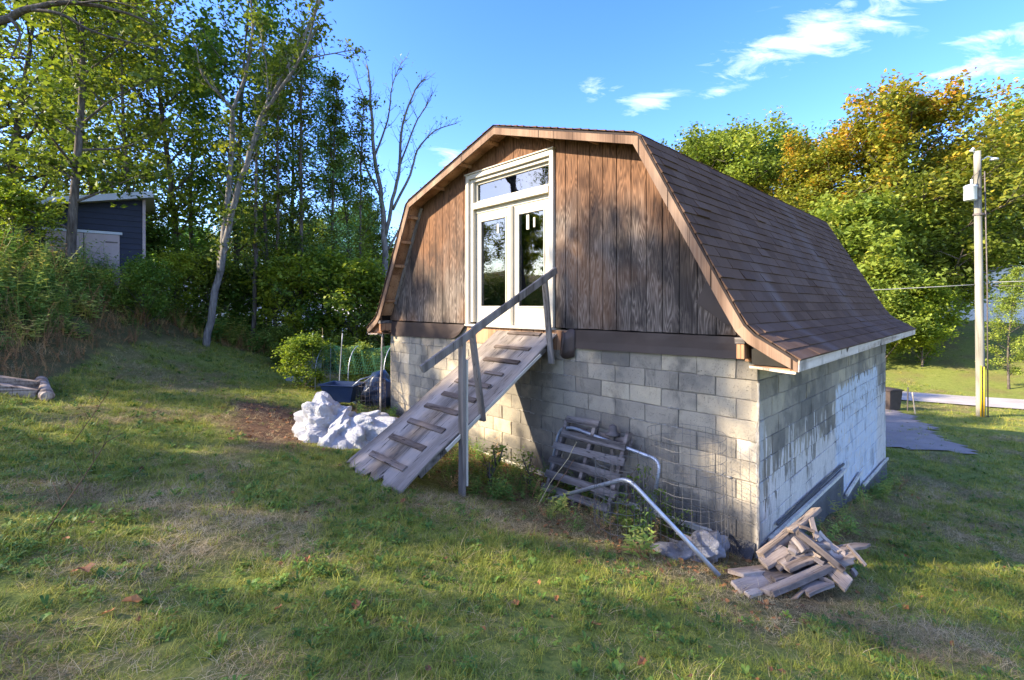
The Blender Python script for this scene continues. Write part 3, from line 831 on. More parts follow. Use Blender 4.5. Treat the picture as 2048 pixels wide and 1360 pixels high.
# arc length along the right slope from the eave
seg = [0]; 
for (a, za), (c, zc_) in zip(PR[:-1], PR[1:]): seg.append(seg[-1] + sqrt((c - a) ** 2 + (zc_ - za) ** 2))
def at_arc(s, left=False):
    s = min(max(s, 0), seg[-1])
    for i in range(len(seg) - 1):
        if s <= seg[i + 1] + 1e-9:
            f = (s - seg[i]) / (seg[i + 1] - seg[i]); t = PR[i][0] + (PR[i + 1][0] - PR[i][0]) * f; z = PR[i][1] + (PR[i + 1][1] - PR[i][1]) * f
            n = Vector((-(PR[i + 1][1] - PR[i][1]), (PR[i + 1][0] - PR[i][0]))).normalized(); break
    return t, z, n
EXPO, TAB = .128, .302
def shingle(s0, y0, y1, tone, left=False, thick=.013):
    m = MB(); ta, za, na = at_arc(s0 - .008); tb, zb_, nb_ = at_arc(s0 + EXPO + .004)
    if s0 < .02: ta, za = ta - .012, za - .010
    jit = R.uniform(-.003, .006) + (R.uniform(.006, .014) if R.random() < .04 else 0); lift = thick + jit
    A = Vector((ta, za)) + na * lift; A0 = Vector((ta, za)) - na * .004; B = Vector((tb, zb_)) + nb_ * .004
    s_ = R.uniform(-.004, .004)
    pts = []
    for y in (y0, y1):
        for p in (A0, A, B): pts.append((p.x, y, p.y + 0))
    if left: pts = [(WL - x, y, z) for x, y, z in pts]
    m.add(pts, [(1, 2, 5, 4), (0, 1, 4, 3), (0, 2, 1), (3, 4, 5)] if not left else [(4, 5, 2, 1), (3, 4, 1, 0), (1, 2, 0), (5, 4, 3)], tone)
    return m
sh = []
row = 0; s = 0.0
ridge = seg[-1]
while s < ridge - .02:
    y = OV + .012; k = 0; offs = (row % 2) * TAB / 2 + R.uniform(-.02, .02)
    end = BKO - .01
    while y > end + .01:
        w = TAB - (offs if k == 0 else 0); y2 = max(y - w, end)
        tt, zz, _ = at_arc(s); wx, wy = loc2w(tt, (y + y2) / 2)
        vis = tt < 1.2
        dist = sqrt(wx * wx + wy * wy + zz * zz) + (0 if vis else 100)
        sh.append((dist, shingle(s, y - .0025, y2 + .0025, R.betavariate(2, 2))))
        sh.append((1000, shingle(s, y - .0025, y2 + .0025, R.betavariate(2, 2), True)))
        y = y2; k += 1
    s += EXPO; row += 1
sh.sort(key=lambda q: q[0])
for d, m in sh[:290]: m.build("shingle", M_shingle, roof)
rs = MB()
for d, m in sh[290:]: rs.add(m.v, m.f, m.tone[0])
rs.build("remaining_shingles", M_shingle, roof)["kind"] = "stuff"
# dark frayed shingle edge along the front rake
# rake boards (front), following the profile
def rake_boards(oo, nm="rake_board"):
    o1 = prof_offset(.018); o2 = prof_offset(.125)
    segs_ = [(0, 3), (3, 6), (6, 7), (7, 8), (8, 11), (11, 14)]
    for i0, i1 in segs_:
        b = MB(); up = o1[i0:i1 + 1]; dn = o2[i0:i1 + 1]
        if i0 == 0: dn = [(up[0][0] + .005, up[0][1] - .10)] + dn[1:]
        if i1 == 14: dn = dn[:-1] + [(up[-1][0] - .005, up[-1][1] - .10)]
        poly = up + dn[::-1]; n = len(up)
        vs = [(t, oo, z) for t, z in up] + [(t, oo, z) for t, z in dn] + [(t, oo - .03, z) for t, z in up] + [(t, oo - .03, z) for t, z in dn]
        fs = []
        for i in range(n - 1):
            fs += [(i, i + 1, n + i + 1, n + i), (2 * n + i + 1, 2 * n + i, 3 * n + i, 3 * n + i + 1),
                   (i + 1, i, 2 * n + i, 2 * n + i + 1), (n + i, n + i + 1, 3 * n + i + 1, 3 * n + i)]
        fs += [(0, n, 3 * n, 2 * n), (n - 1, 3 * n - 1, 4 * n - 1, 2 * n - 1)]
        b.add(vs, fs, R.random()); b.build(nm, M_rake, barn)
rake_boards(OV - .006)
rake_boards(BKO + .04, "rear_rake_board")
# soffit boards under the front overhang, with short lookout blocks
so1 = prof_offset(.045); so2 = prof_offset(.060)
for i0, i1 in ((3, 6), (6, 7), (7, 8), (8, 11)):
    b = MB()
    for i in range(i0, i1):
        vs = []
        for oo in (OV - .038, .006):
            for P in (so1, so2): vs += [(P[i][0], oo, P[i][1]), (P[i + 1][0], oo, P[i + 1][1])]
        b.add(vs, [(2, 3, 7, 6), (0, 4, 5, 1), (0, 1, 3, 2), (4, 6, 7, 5), (0, 2, 6, 4), (1, 5, 7, 3)], R.random())
    b.build("soffit", M_soffit, barn)
for sgn in (0, 1):
    for (i, f) in ((4, .1), (5, .15), (5, .5), (5, .85), (6, .3), (6, .62), (6, .9)):
        P = prof_offset(.085); a, c = P[i], P[i + 1]; t = a[0] + (c[0] - a[0]) * f; z = a[1] + (c[1] - a[1]) * f
        if sgn: t = WL - t
        b = MB(); b.bar((t, .008, z), (t, OV - .04, z), .05, .045, up=(1, 0, .3), tone=R.random()); b.build("lookout_block", M_soffit, barn)
# inner batten along the left rake on the wall, and along the right one
for s_ in (0, 1):
    P = prof_offset(.10)
    for i in (4, 5):
        a, c = P[i], P[i + 1]
        if s_: a, c = (WL - a[0], a[1]), (WL - c[0], c[1])
        b = MB(); b.bar((a[0], .022, a[1]), (c[0], .022, c[1]), .035, .05, up=(0, 1, 0) if False else (1, 0, 0), tone=R.random(), segs=4, j=.002)
        b.build("wall_batten", M_greyZ, barn)
# eave boxes: soffit, end triangle, fascia
for s_ in (0, 1):
    M = (lambda t: WL - t) if s_ else (lambda t: t)
    b = MB(); x0, x1 = sorted((M(-.40), M(-.012))); b.box(x0, x1, BKO + .05, OV - .04, -.575, -.56); b.build("eave_soffit", M_soffit, barn)
    yy = OV - .01; k = 0
    while yy > BKO + .02:
        ln = (2.4, 1.7, 2.2, 1.6)[k % 4]; y2 = max(yy - ln, BKO + .02)
        x0, x1 = sorted((M(-.428), M(-.402)))
        b = MB(); b.box(x0, x1, y2 + .002, yy - .002, -.572, -.468 + .0, R.random(), .002); b.build("eave_board", M_fascia, barn); yy = y2; k += 1
    tri = [(M(-.38), -.55), (M(-.30), -.44), (M(-.06), -.31), (M(-.012), -.23), (M(-.012), -.55)]
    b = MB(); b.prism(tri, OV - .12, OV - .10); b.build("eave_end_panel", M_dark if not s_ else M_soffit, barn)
    b = MB(); b.bar((M(-.02), OV - .03, -.567), (M(-.40), OV - .03, -.585), .03, .022, segs=3, j=.002); b.build("eave_end_trim", M_fascia, barn)
    b = MB(); x0, x1 = sorted((M(.03), M(.10))); b.box(x0, x1, .03, OV - .03, -.50, -.36, .3, .003); b.build("eave_bracket", M_soffit, barn, bevel=.004)
    b = MB(); x0, x1 = sorted((M(.02), M(.11))); b.box(x0, x1, .02, OV - .02, -.355, -.30, .6, .003); b.build("bracket_cap", M_greyX, barn)
    b = MB(); x0, x1 = sorted((M(.02), M(.10))); b.box(x0, x1, .02, .05, -.54, -.36, .6, .003); b.build("bracket_face", M_soffit, barn)

# --- door set
df = MB(); T0, T1 = DT0, DT1
df.box(T0 - .035, T0 + .035, -.02, .045, DZ0, DZ1 + .03); df.box(T1 - .035, T1 + .035, -.02, .045, DZ0, DZ1 + .03)
df.box(T0 + .037, T1 - .037, -.02, .043, DZ1 - .045, DZ1 + .03)
df.build("door_casing", M_white, barn, bevel=.005)
df = MB()      # drip cap on top
df.box(T0 - .05, T1 + .05, -.01, .065, DZ1 + .032, DZ1 + .05); df.build("door_cap", M_white, barn, bevel=.003)
df = MB()      # jambs set back
df.box(T0 + .037, T0 + .075, -.14, .005, DZ0 + .03, DZ1 - .05); df.box(T1 - .115, T1 - .037, -.14, .005, DZ0 + .03, DZ1 - .05)
df.box(T0 + .077, T1 - .117, -.14, .0, DZ1 - .095, DZ1 - .05)
df.box(T0 + .077, T1 - .117, -.13, .02, 1.56, 1.66)
df.box(T0 + .075, T1 - .115, -.12, -.05, 1.50, 1.56)
df.build("door_jamb", M_white2, barn, bevel=.003)
df = MB(); df.box(T0 - .03, T1 + .03, -.14, .07, DZ0 - .035, DZ0 - .002); df.build("door_sill", M_batten, barn, bevel=.004)
# transom light
tw = MB(); a0, a1, z0, z1 = T0 + .085, T1 - .125, 1.665, DZ1 - .10
tw.box(a0, a1, -.10, -.05, z0, z0 + .035); tw.box(a0, a1, -.10, -.05, z1 - .035, z1)
tw.box(a0, a0 + .035, -.10, -.05, z0 + .036, z1 - .036); tw.box(a1 - .035, a1, -.10, -.05, z0 + .036, z1 - .036)
tr = tw.build("transom_window", M_white2, barn, bevel=.003)
g_ = MB(); g_.box(a0 + .03, a1 - .03, -.08, -.074, z0 + .03, z1 - .03); g_.build("pane", M_glass, tr)
for nm, c0, c1, yb in (("door", T0 + .08, 3.49, -.105), ("door", 3.50, T1 - .12, -.105)):
    d = MB(); zb_, zt = DZ0 + .0, 1.495; st = .125 if c0 < 3 else .11
    d.box(c0, c0 + st, yb, yb + .045, zb_, zt); d.box(c1 - st, c1, yb, yb + .045, zb_, zt)
    d.box(c0 + st, c1 - st, yb, yb + .044, zt - .12, zt); d.box(c0 + st, c1 - st, yb, yb + .044, zb_, zb_ + .27)
    dd = d.build(nm, M_white2, barn, bevel=.003)
    e = MB(); q = .022; i0, i1, j0, j1 = c0 + st, c1 - st, zb_ + .27, zt - .12
    e.box(i0, i0 + q, yb + .03, yb + .056, j0, j1); e.box(i1 - q, i1, yb + .03, yb + .056, j0, j1)
    e.box(i0 + q, i1 - q, yb + .03, yb + .055, j1 - q, j1); e.box(i0 + q, i1 - q, yb + .03, yb + .055, j0, j0 + q)
    e.build("glazing_bead", M_white2, dd, bevel=.003)
    g_ = MB(); g_.box(i0 + .005, i1 - .005, yb + .018, yb + .024, j0 + .005, j1 - .005); g_.build("pane", M_glass, dd)
    s_ = MB()
    s_.box(i0 + .21, i0 + .245, yb + .0245, yb + .0262, j1 - .24, j1 - .10)
    if c0 < 3: s_.box(i0 + .33, i0 + .385, yb + .0245, yb + .0262, j1 - .26, j1 - .045)
    s_.build("paper_tag", M_white, dd)
d = MB(); d.box(3.455, 3.535, -.058, -.025, DZ0 + .0, 1.495); d.box(3.475, 3.515, -.025, -.01, DZ0 + .0, 1.495); d.build("astragal", M_white2, barn, bevel=.003)

# ------------------------------------------------------------------ ramp with its handrail
def bt(name, label, cat, t, o, z, group=None):
    x, y = loc2w(t, o); return empty(name, label, cat, (x, y, z), ANG, group)
def shifted(m, t, o, z):
    m.v = [(a - t, b - o, c - z) for a, b, c in m.v]; return m
RT, RO, RZ = 3.15, 2.4, -1.86
ramp = bt("plank_ramp", "weathered plywood ramp with cleats and one handrail leading down from the barn door", "ramp", RT, RO, RZ)
SLOPE = math.atan(.617); TOPZ = -.372
def rz(o): return TOPZ - .617 * o
def ramp_child(m, name, mat, **k): return shifted(m, RT, RO, RZ).build(name, mat, ramp, **k)
# deck: warped sheet in its own slope frame (local x across, local y down the slope)
def deck_sheet(t0, t1, y0, y1, lift, th, seed, ragged):
    nx_, ny_ = 16, 40; vs = []; rr = random.Random(seed)
    endr = [rr.uniform(-.10, .03) * ragged + .05 * ragged * sin(i * 1.9) for i in range(nx_ + 1)]
    for side_ in (0, 1):
        for j in range(ny_ + 1):
            for i in range(nx_ + 1):
                f = j / ny_; g = i / nx_
                y = y0 + (y1 - y0) * f + endr[i] * max(0, (f - .85) / .15)
                x = t0 + (t1 - t0) * g + .012 * sin(f * 11 + i) * (1 if i in (0, nx_) else 0)
                z = lift - .02 * sin(pi * f) + .010 * sin(g * 5 + f * 9) * f + .018 * (2 * abs(g - .5)) ** 3 * sin(f * 7 + seed) * f
                z += rr.uniform(-.002, .002) if not side_ else 0
                vs.append((x - (t0 + t1) / 2, y, z - side_ * th))
    m = MB(); W_ = nx_ + 1; H = (nx_ + 1) * (ny_ + 1); fs = []
    for j in range(ny_):
        for i in range(nx_):
            a = j * W_ + i; fs += [(a, a + 1, a + W_ + 1, a + W_), (H + a + 1, H + a, H + a + W_, H + a + W_ + 1)]
    for i in range(nx_): a = ny_ * W_ + i; fs += [(a, a + 1, H + a + 1, H + a), (H + i, H + i + 1, i + 1, i)]
    for j in range(ny_): a = j * W_; c = a + nx_; fs += [(a, a + W_, H + a + W_, H + a), (c + W_, c, H + c, H + c + W_)]
    m.add(vs, fs, .4); return m
L_R = sqrt(2.42 ** 2 + (2.42 * .617) ** 2)
d = deck_sheet(2.54, 3.757, 0, L_R + .06, 0, .018, 3, 1.0).build("deck", M_grey, ramp)
d.location = (3.1485 - RT, 0 - RO, TOPZ - RZ); d.rotation_euler = (-SLOPE, 0, 0)
d = deck_sheet(2.57, 3.72, .9, L_R - .04, -.022, .012, 8, .8).build("lower_ply", M_grey, ramp)
d.location = (3.1485 - RT, 0 - RO, TOPZ - RZ); d.rotation_euler = (-SLOPE, 0, 0)
for t_ in (2.62, 3.66):
    m = MB(); m.bar((t_, .04, rz(.04) - .09), (t_, 2.15, rz(2.15) - .085), .04, .09, segs=5, j=.003); ramp_child(m, "stringer", M_greyX)
m = MB(); m.bar((2.53, .35, rz(.35) - .055), (2.53, 1.85, rz(1.85) - .055), .02, .035, segs=4, j=.003); ramp_child(m, "edge_strip", M_white)
CL = [(2.80, 3.44, .09), (2.73, 3.42, .372), (2.69, 3.37, .62), (2.76, 3.11, .83), (2.78, 3.47, 1.045), (2.77, 3.445, 1.275), (2.82, 3.515, 1.49), (2.77, 3.51, 1.743), (2.773, 3.517, 1.994), (2.757, 3.519, 2.251)]
for i, (a, b_, o_) in enumerate(CL):
    m = MB(); n = 6; up = Vector((0, sin(SLOPE), cos(SLOPE))); dn = Vector((0, cos(SLOPE), -sin(SLOPE)))
    wd = .072 if i != 3 else .045
    sag = -.02 * sin(pi * o_ / 2.42)
    vs = []
    for k in range(n + 1):
        x = (a - b_) / 2 + (b_ - a) * k / n
        for s1, h in ((-1, 0), (1, 0), (1, 1), (-1, 1)):
            vs.append(Vector((x + R.uniform(-.003, .003), 0, 0)) + dn * (s1 * wd / 2 + R.uniform(-.004, .004) - wd / 2) + up * (h * .021 + R.uniform(-.0015, .0015) - .004))
    fs = [(3, 2, 1, 0), tuple(n * 4 + q for q in range(4))]
    for k in range(n):
        for q in range(4): c = k * 4 + q; c2 = k * 4 + (q + 1) % 4; fs.append((c, c2, c2 + 4, c + 4))
    m.add(vs, fs, R.random()); c = m.build("cleat", M_cleat, ramp)
    c.location = ((a + b_) / 2 - RT, o_ - RO, rz(o_) - RZ + sag + .006)
RE = 2.50
m = MB(); m.bar((RE - .02, .10, .47), (RE - .02, 1.52, -.285), .038, .088, segs=5, j=.003); ramp_child(m, "handrail", M_greyZ, bevel=.003)
m = MB(); m.bar((RE - .022, 1.50, -.285), (RE - .022, 2.20, -.655), .038, .085, segs=3, j=.003); ramp_child(m, "handrail", M_greyZ, bevel=.003)
m = MB(); m.bar((RE + .02, .29, .40), (RE + .02, .155, -.77), .038, .085, up=(1, 0, 0), segs=3, j=.002); ramp_child(m, "baluster", M_greyZ, bevel=.003)
m = MB(); m.bar((RE + .02, 1.50, -.33), (RE + .02, 1.345, -1.33), .038, .085, up=(1, 0, 0), segs=3, j=.002); ramp_child(m, "baluster", M_greyZ, bevel=.003)
px, py = loc2w(RE, 1.62); gzp = g1(px, py)
m = MB(); m.bar((RE + .02, 1.645, -.36), (RE + .02, 1.645, gzp - .25), .04, .09, up=(1, 0, 0), segs=3, j=.002); ramp_child(m, "post", M_greyZ, bevel=.003)
m = MB(); m.bar((RE + .005, 1.612, -.60), (RE + .005, 1.612, -2.0), .022, .085, up=(1, 0, 0), segs=3, j=.002); ramp_child(m, "post_facing_board", M_white, bevel=.002)

# ------------------------------------------------------------------ junk along the front wall
M_galv = m_simple("galvanised_tube", (.36, .39, .43), .42, .55, .3, 5, .3, .003, .5)
M_rustd = m_simple("dull_dark_metal", (.13, .11, .10), .7, .3, .4, 8, .4, .003)
M_wire = m_simple("old_wire", (.17, .165, .155), .55, .6, .25, 9, .1, .001)
def gl(t, o): x, y = loc2w(t, o); return g1(x, y)
pal = bt("pallet", "grey broken slatted pallet leaning against the block wall", "pallet", 1.8, .45, gl(1.8, .45))
pz = gl(1.8, .45)
def pal_pt(t, f, d=0):       # f 0 bottom .. 1 top of the leaning plane
    o_ = .62 - .50 * f + d * .88; z = -2.44 + .98 * f + d * .45
    return (t, o_, z)
for i, f in enumerate((.04, .19, .34, .50, .66, .81, .985)):
    a, b_ = (1.30, 2.33) if i < 5 else (1.30, 2.30)
    if i == 6: a, b_ = 1.76, 2.25
    if i == 1: a = 1.36
    if i == 5: a, b_ = 1.33, 2.27
    m = MB(); m.bar(pal_pt(a, f + .02, .03), pal_pt(b_, f - .0, .03 + R.uniform(-.006, .006)), .018, .088, up=(0, -.45, .88), segs=6, j=.004, tone=R.random())
    shifted(m, 1.8, .45, pz).build("slat", M_greyX, pal)
for t_ in (1.36, 1.82, 2.26):
    m = MB(); m.bar(pal_pt(t_, -.02, -.02), pal_pt(t_, 1.0, -.02), .04, .085, up=(0, .88, .45), segs=2, j=.003, tone=.2); shifted(m, 1.8, .45, pz).build("stringer", M_scrap_d, pal)
for i, f in enumerate((.1, .5, .9)):
    m = MB(); m.bar(pal_pt(1.32, f, -.075), pal_pt(2.3, f, -.075), .018, .09, up=(0, -.45, .88), segs=3, j=.003, tone=.1); shifted(m, 1.8, .45, pz).build("back_slat", M_scrap_d, pal)
st = bt("short_post", "short wooden stake with a round rusty cap standing behind the pallet", "post", 1.57, .13, gl(1.57, .13))
q = gl(1.57, .13)
m = MB(); m.bar((0, 0, -.05), (0, 0, -1.53 - q), .045, .045, up=(1, 0, 0), segs=3, j=.003); m.build("shaft", M_greyZ, st)
m = MB(); m.lathe([(.02, -.02), (.085, -.01), (.09, .01), (.05, .025), (.052, .07), (.045, .10), (.02, .115)], 14, (0, 0, -1.53 - q)); m.build("cap", M_rustd, st, True)

def bez(pts, n=8):
    """smooth the corners of a polyline"""
    P = [Vector(p) for p in pts]; out = [P[0]]
    for i in range(1, len(P) - 1):
        a = P[i].lerp(P[i - 1], min(.12 / (P[i] - P[i - 1]).length, .45)); c = P[i].lerp(P[i + 1], min(.12 / (P[i + 1] - P[i]).length, .45))
        for k in range(n + 1):
            t = k / n; out.append(a * (1 - t) ** 2 + P[i] * 2 * t * (1 - t) + c * t * t)
    out.append(P[-1]); return out
def tube_thing(name, label, cat, pts, r, mat, n=9, group=None):
    z = pts[0][2]; e_t, e_o = pts[0][0], pts[0][1]
    m = MB(); m.tube(bez(pts), r, n); shifted(m, e_t, e_o, z)
    o = m.build(name, mat, None, True); x, y = loc2w(e_t, e_o); o.location = (x, y, z); o.rotation_euler = (0, 0, ANG)
    return mark(o, label, cat, group)
tube_thing("bent_pipe", "grey galvanised tube bent into an upside down U behind the pallet", "tube frame",
           [(2.44, .34, gl(2.44, .34) - .03), (2.37, .17, -1.62), (2.18, .16, -1.55), (.90, .22, -1.665), (.95, .42, gl(.95, .42) - .03)], .021, M_galv)
tube_thing("bent_tube", "long pale galvanised tube kinked in the middle, lying in front of the wire cage", "tube",
           [(2.12, .76, gl(2.12, .76) + .0), (.90, .86, -1.685), (.03, .82, gl(.03, .82) + .02)], .021, M_galv)

def cage(name, label, t, o, r, h, mat, nv=26, nh=9, dz=0, arc=1.0, lean=(0, 0), wob=.02, rw=.0023, group=None, cat="wire cage"):
    m = MB(); z0 = gl(t, o) + dz
    def P(a, z):
        rr = r * (1 + wob * sin(3 * a + 1) + wob * .6 * sin(z * 7)); f = z / h
        return (rr * cos(a) + lean[0] * f, rr * .92 * sin(a) + lean[1] * f, z)
    for k in range(nv):
        a = 2 * pi * arc * k / nv; m.tube([P(a, h * q / 5) for q in range(6)], rw, 4, cap=False)
    for k in range(nh):
        z = h * k / (nh - 1); nn = int(30 * arc)
        m.tube([P(2 * pi * arc * q / nn, z + .004 * sin(q * 2.1)) for q in range(nn + 1)], rw * 1.15, 4, cap=False)
    ob = m.build(name, mat, None, True); x, y = loc2w(t, o); ob.location = (x, y, z0); ob.rotation_euler = (0, 0, ANG)
    return mark(ob, label, cat, group)
cage("wire_cage", "tall roll of welded wire mesh standing against the block wall near the corner", .50, .42, .37, 1.13, M_wire, 30, 12, 0, 1.0, (0.02, 0), .02, .0017)
cage("wire_cage", "short sagging wire mesh roll in front of the broken pallet", 1.03, .78, .27, .70, M_wire, 22, 8, 0, 1.0, (.03, -.05), .04)

# crumpled sheet debris by the corner
M_bagw = None
def m_plastic(name, c1, c2):
    t = NT(name); c = t.coord("Object"); n = t.noise(c, 4, 6, .6); f = t.noise(c, 16, 5, .6, .6)
    col = t.ramp(n, [(.3, c1), (.65, c2)])
    vo = t.n.new("ShaderNodeTexVoronoi"); vo.feature = 'F1'; vo.inputs["Scale"].default_value = 5.5
    wv = t.n.new("ShaderNodeVectorMath"); wv.operation = 'ADD'; t.l.new(c, wv.inputs[0]); t.l.new(t.comb(f, n, f), wv.inputs[1]); t.l.new(wv.outputs[0], vo.inputs["Vector"])
    d = t.bsdf(col, .30, 0, t.bump(vo.outputs[0], .55, .05, t.bump(f, .25, .02)), .5)
    tr = t.n.new("ShaderNodeBsdfTranslucent"); t.l.new(col, tr.inputs[0])
    mx = t.n.new("ShaderNodeMixShader"); mx.inputs[0].default_value = .30; t.l.new(d, mx.inputs[1]); t.l.new(tr.outputs[0], mx.inputs[2])
    return t.done(mx.outputs[0])
M_bag = m_plastic("white_plastic_sheet", (.36, .365, .39), (.56, .565, .58))
M_old = m_plastic("dirty_white_sheet", (.11, .10, .095), (.36, .355, .36))
def crumple(name, label, cat, center, ells, mat, amp, seed, sub=6, freq=2.2, floor=None):
    bm = bmesh.new(); bmesh.ops.create_icosphere(bm, subdivisions=sub, radius=1); rc = random.Random(seed)
    planes = []; creases = []
    for k_ in range(18):
        c_v = Vector((rc.gauss(0, 1), rc.gauss(0, 1), rc.gauss(0, .7))).normalized(); creases.append((c_v, rc.choice((.8, 1.1, 1.5, 2.0, 2.7, 3.6)), rc.random()))
    for _ in range(46):
        a_ = rc.uniform(0, 6.28); z_ = rc.uniform(-.2, 1); q_ = sqrt(max(0, 1 - z_ * z_)); planes.append((Vector((q_ * cos(a_), q_ * sin(a_), z_)), rc.uniform(.86, 1.06)))
    sv = Vector((seed * 3.1, seed * 1.7, seed * 5.3))
    for v in bm.verts:
        d = v.co.normalized(); best = .02
        for (c, rad) in ells:
            c = Vector(c); D = Vector((d.x / rad[0], d.y / rad[1], d.z / rad[2])); Cc = Vector((-c.x / rad[0], -c.y / rad[1], -c.z / rad[2]))
            A = D.dot(D); B = 2 * D.dot(Cc); E = Cc.dot(Cc) - 1; disc = B * B - 4 * A * E
            if disc > 0:
                s_ = (-B + sqrt(disc)) / (2 * A); best = max(best, s_)
        p = d * best; q = p * freq + sv
        w = Vector((mnoise.noise(q * .6), mnoise.noise(q * .6 + Vector((5, 2, 1))), mnoise.noise(q * .6 + Vector((1, 9, 4)))))
        q2 = q + w * .55; h = 0.0
        for nv_, fr_, ph_ in creases:
            u_ = nv_.dot(q2) * fr_ + ph_; u_ -= math.floor(u_); h += (abs(u_ - .5) * 2 - .5) / fr_
        h = amp * h * .44
        cutp = min(1.0, min(k_ / max(nv.dot(d), .05) for nv, k_ in planes))
        p = p * cutp * (1 + h / max(best, .1))
        if floor is not None and p.z < floor: p.z = floor + (p.z - floor) * .15
        v.co = p
    me = bpy.data.meshes.new(name); bm.to_mesh(me); bm.free(); me.materials.append(mat)
    me.polygons.foreach_set("use_smooth", [True] * len(me.polygons))
    o = link_mesh(name, me, None, center); return mark(o, label, cat)
crumple("plastic_sheeting", "large crumpled white plastic sheeting bundle on the bare dirt beside the ramp", "plastic sheeting", (-2.62, 6.95, -1.84),
        [((-.20, .05, .08), (.40, .40, .46)), ((-.34, .0, -.08), (.33, .36, .34)), ((.26, -.06, -.05), (.46, .42, .34)), ((.58, .08, -.06), (.40, .38, .31)), ((.16, -.42, -.18), (.27, .28, .26)), ((-.1, -.2, -.16), (.38, .36, .28))], M_bag, .15, 2, 7, 2.3, -.28)
dx_, dy_ = loc2w(.36, .60)
crumple("torn_sheet_scrap", "torn dirty white sheet scrap lying under the wire mesh roll by the corner", "plastic scrap", (dx_, dy_, gl(.36, .60) + .08),
        [((-.16, 0, -.03), (.20, .15, .06)), ((.08, .0, .0), (.20, .16, .11)), ((.2, .1, .0), (.12, .16, .09))], M_old, .085, 5, 6, 6.0, -.08)
def stick(name, label, a, b_, r0, r1, mat, cat="stick", wob=.02, n=6, group=None):
    a, b_ = Vector(a), Vector(b_); k = 9; pts = []
    for i in range(k): f = i / (k - 1); pts.append((b_ - a) * f + Vector((R.uniform(-1, 1), R.uniform(-1, 1), 0)) * wob * sin(pi * f))
    m = MB(); m.tube(pts, [r0 + (r1 - r0) * i / (k - 1) for i in range(k)], n); o = m.build(name, mat, None, True); o.location = a
    return mark(o, label, cat, group)
def W3(t, o, z): x, y = loc2w(t, o); return (x, y, z)
M_twig = m_simple("dry_brown_twig", (.12, .065, .035), .9, 0, .35, 12, .4, .003)
M_straw = m_simple("pale_dry_stem", (.42, .34, .18), .9, 0, .3, 12, .4, .003)
stick("dead_stem", "thin dark brown stem leaning in front of the pallet", W3(1.86, 1.12, gl(1.86, 1.12)), W3(1.68, .72, -1.72), .006, .004, M_twig, "stem")
stick("dead_stem", "thin yellowish stem leaning across the pallet slats", W3(1.98, 1.0, gl(1.98, 1.0)), W3(1.72, .62, -1.55), .005, .003, M_straw, "stem", .03)
stick("wooden_stake", "thin upright pale stake in front of the short wire roll", W3(1.02, .55, gl(1.02, .55)), W3(.93, .42, -1.78), .009, .008, M_straw, "stake", .004)
stick("dead_stem", "fine rust coloured shoot rising through the short wire roll", W3(1.16, .62, gl(1.16, .62)), W3(.96, .50, -1.45), .004, .002, M_twig, "stem", .05)
m = MB(); m.bar((0, 0, .02), (.30, .10, .10), .05, .012, segs=3, j=.003); o = m.build("lath", M_scrap, None); o.location = W3(.22, .52, gl(.22, .52) + .10); o.rotation_euler = (0, 0, ANG)
mark(o, "thin lath sticking up out of the torn white sheet scrap", "lath")

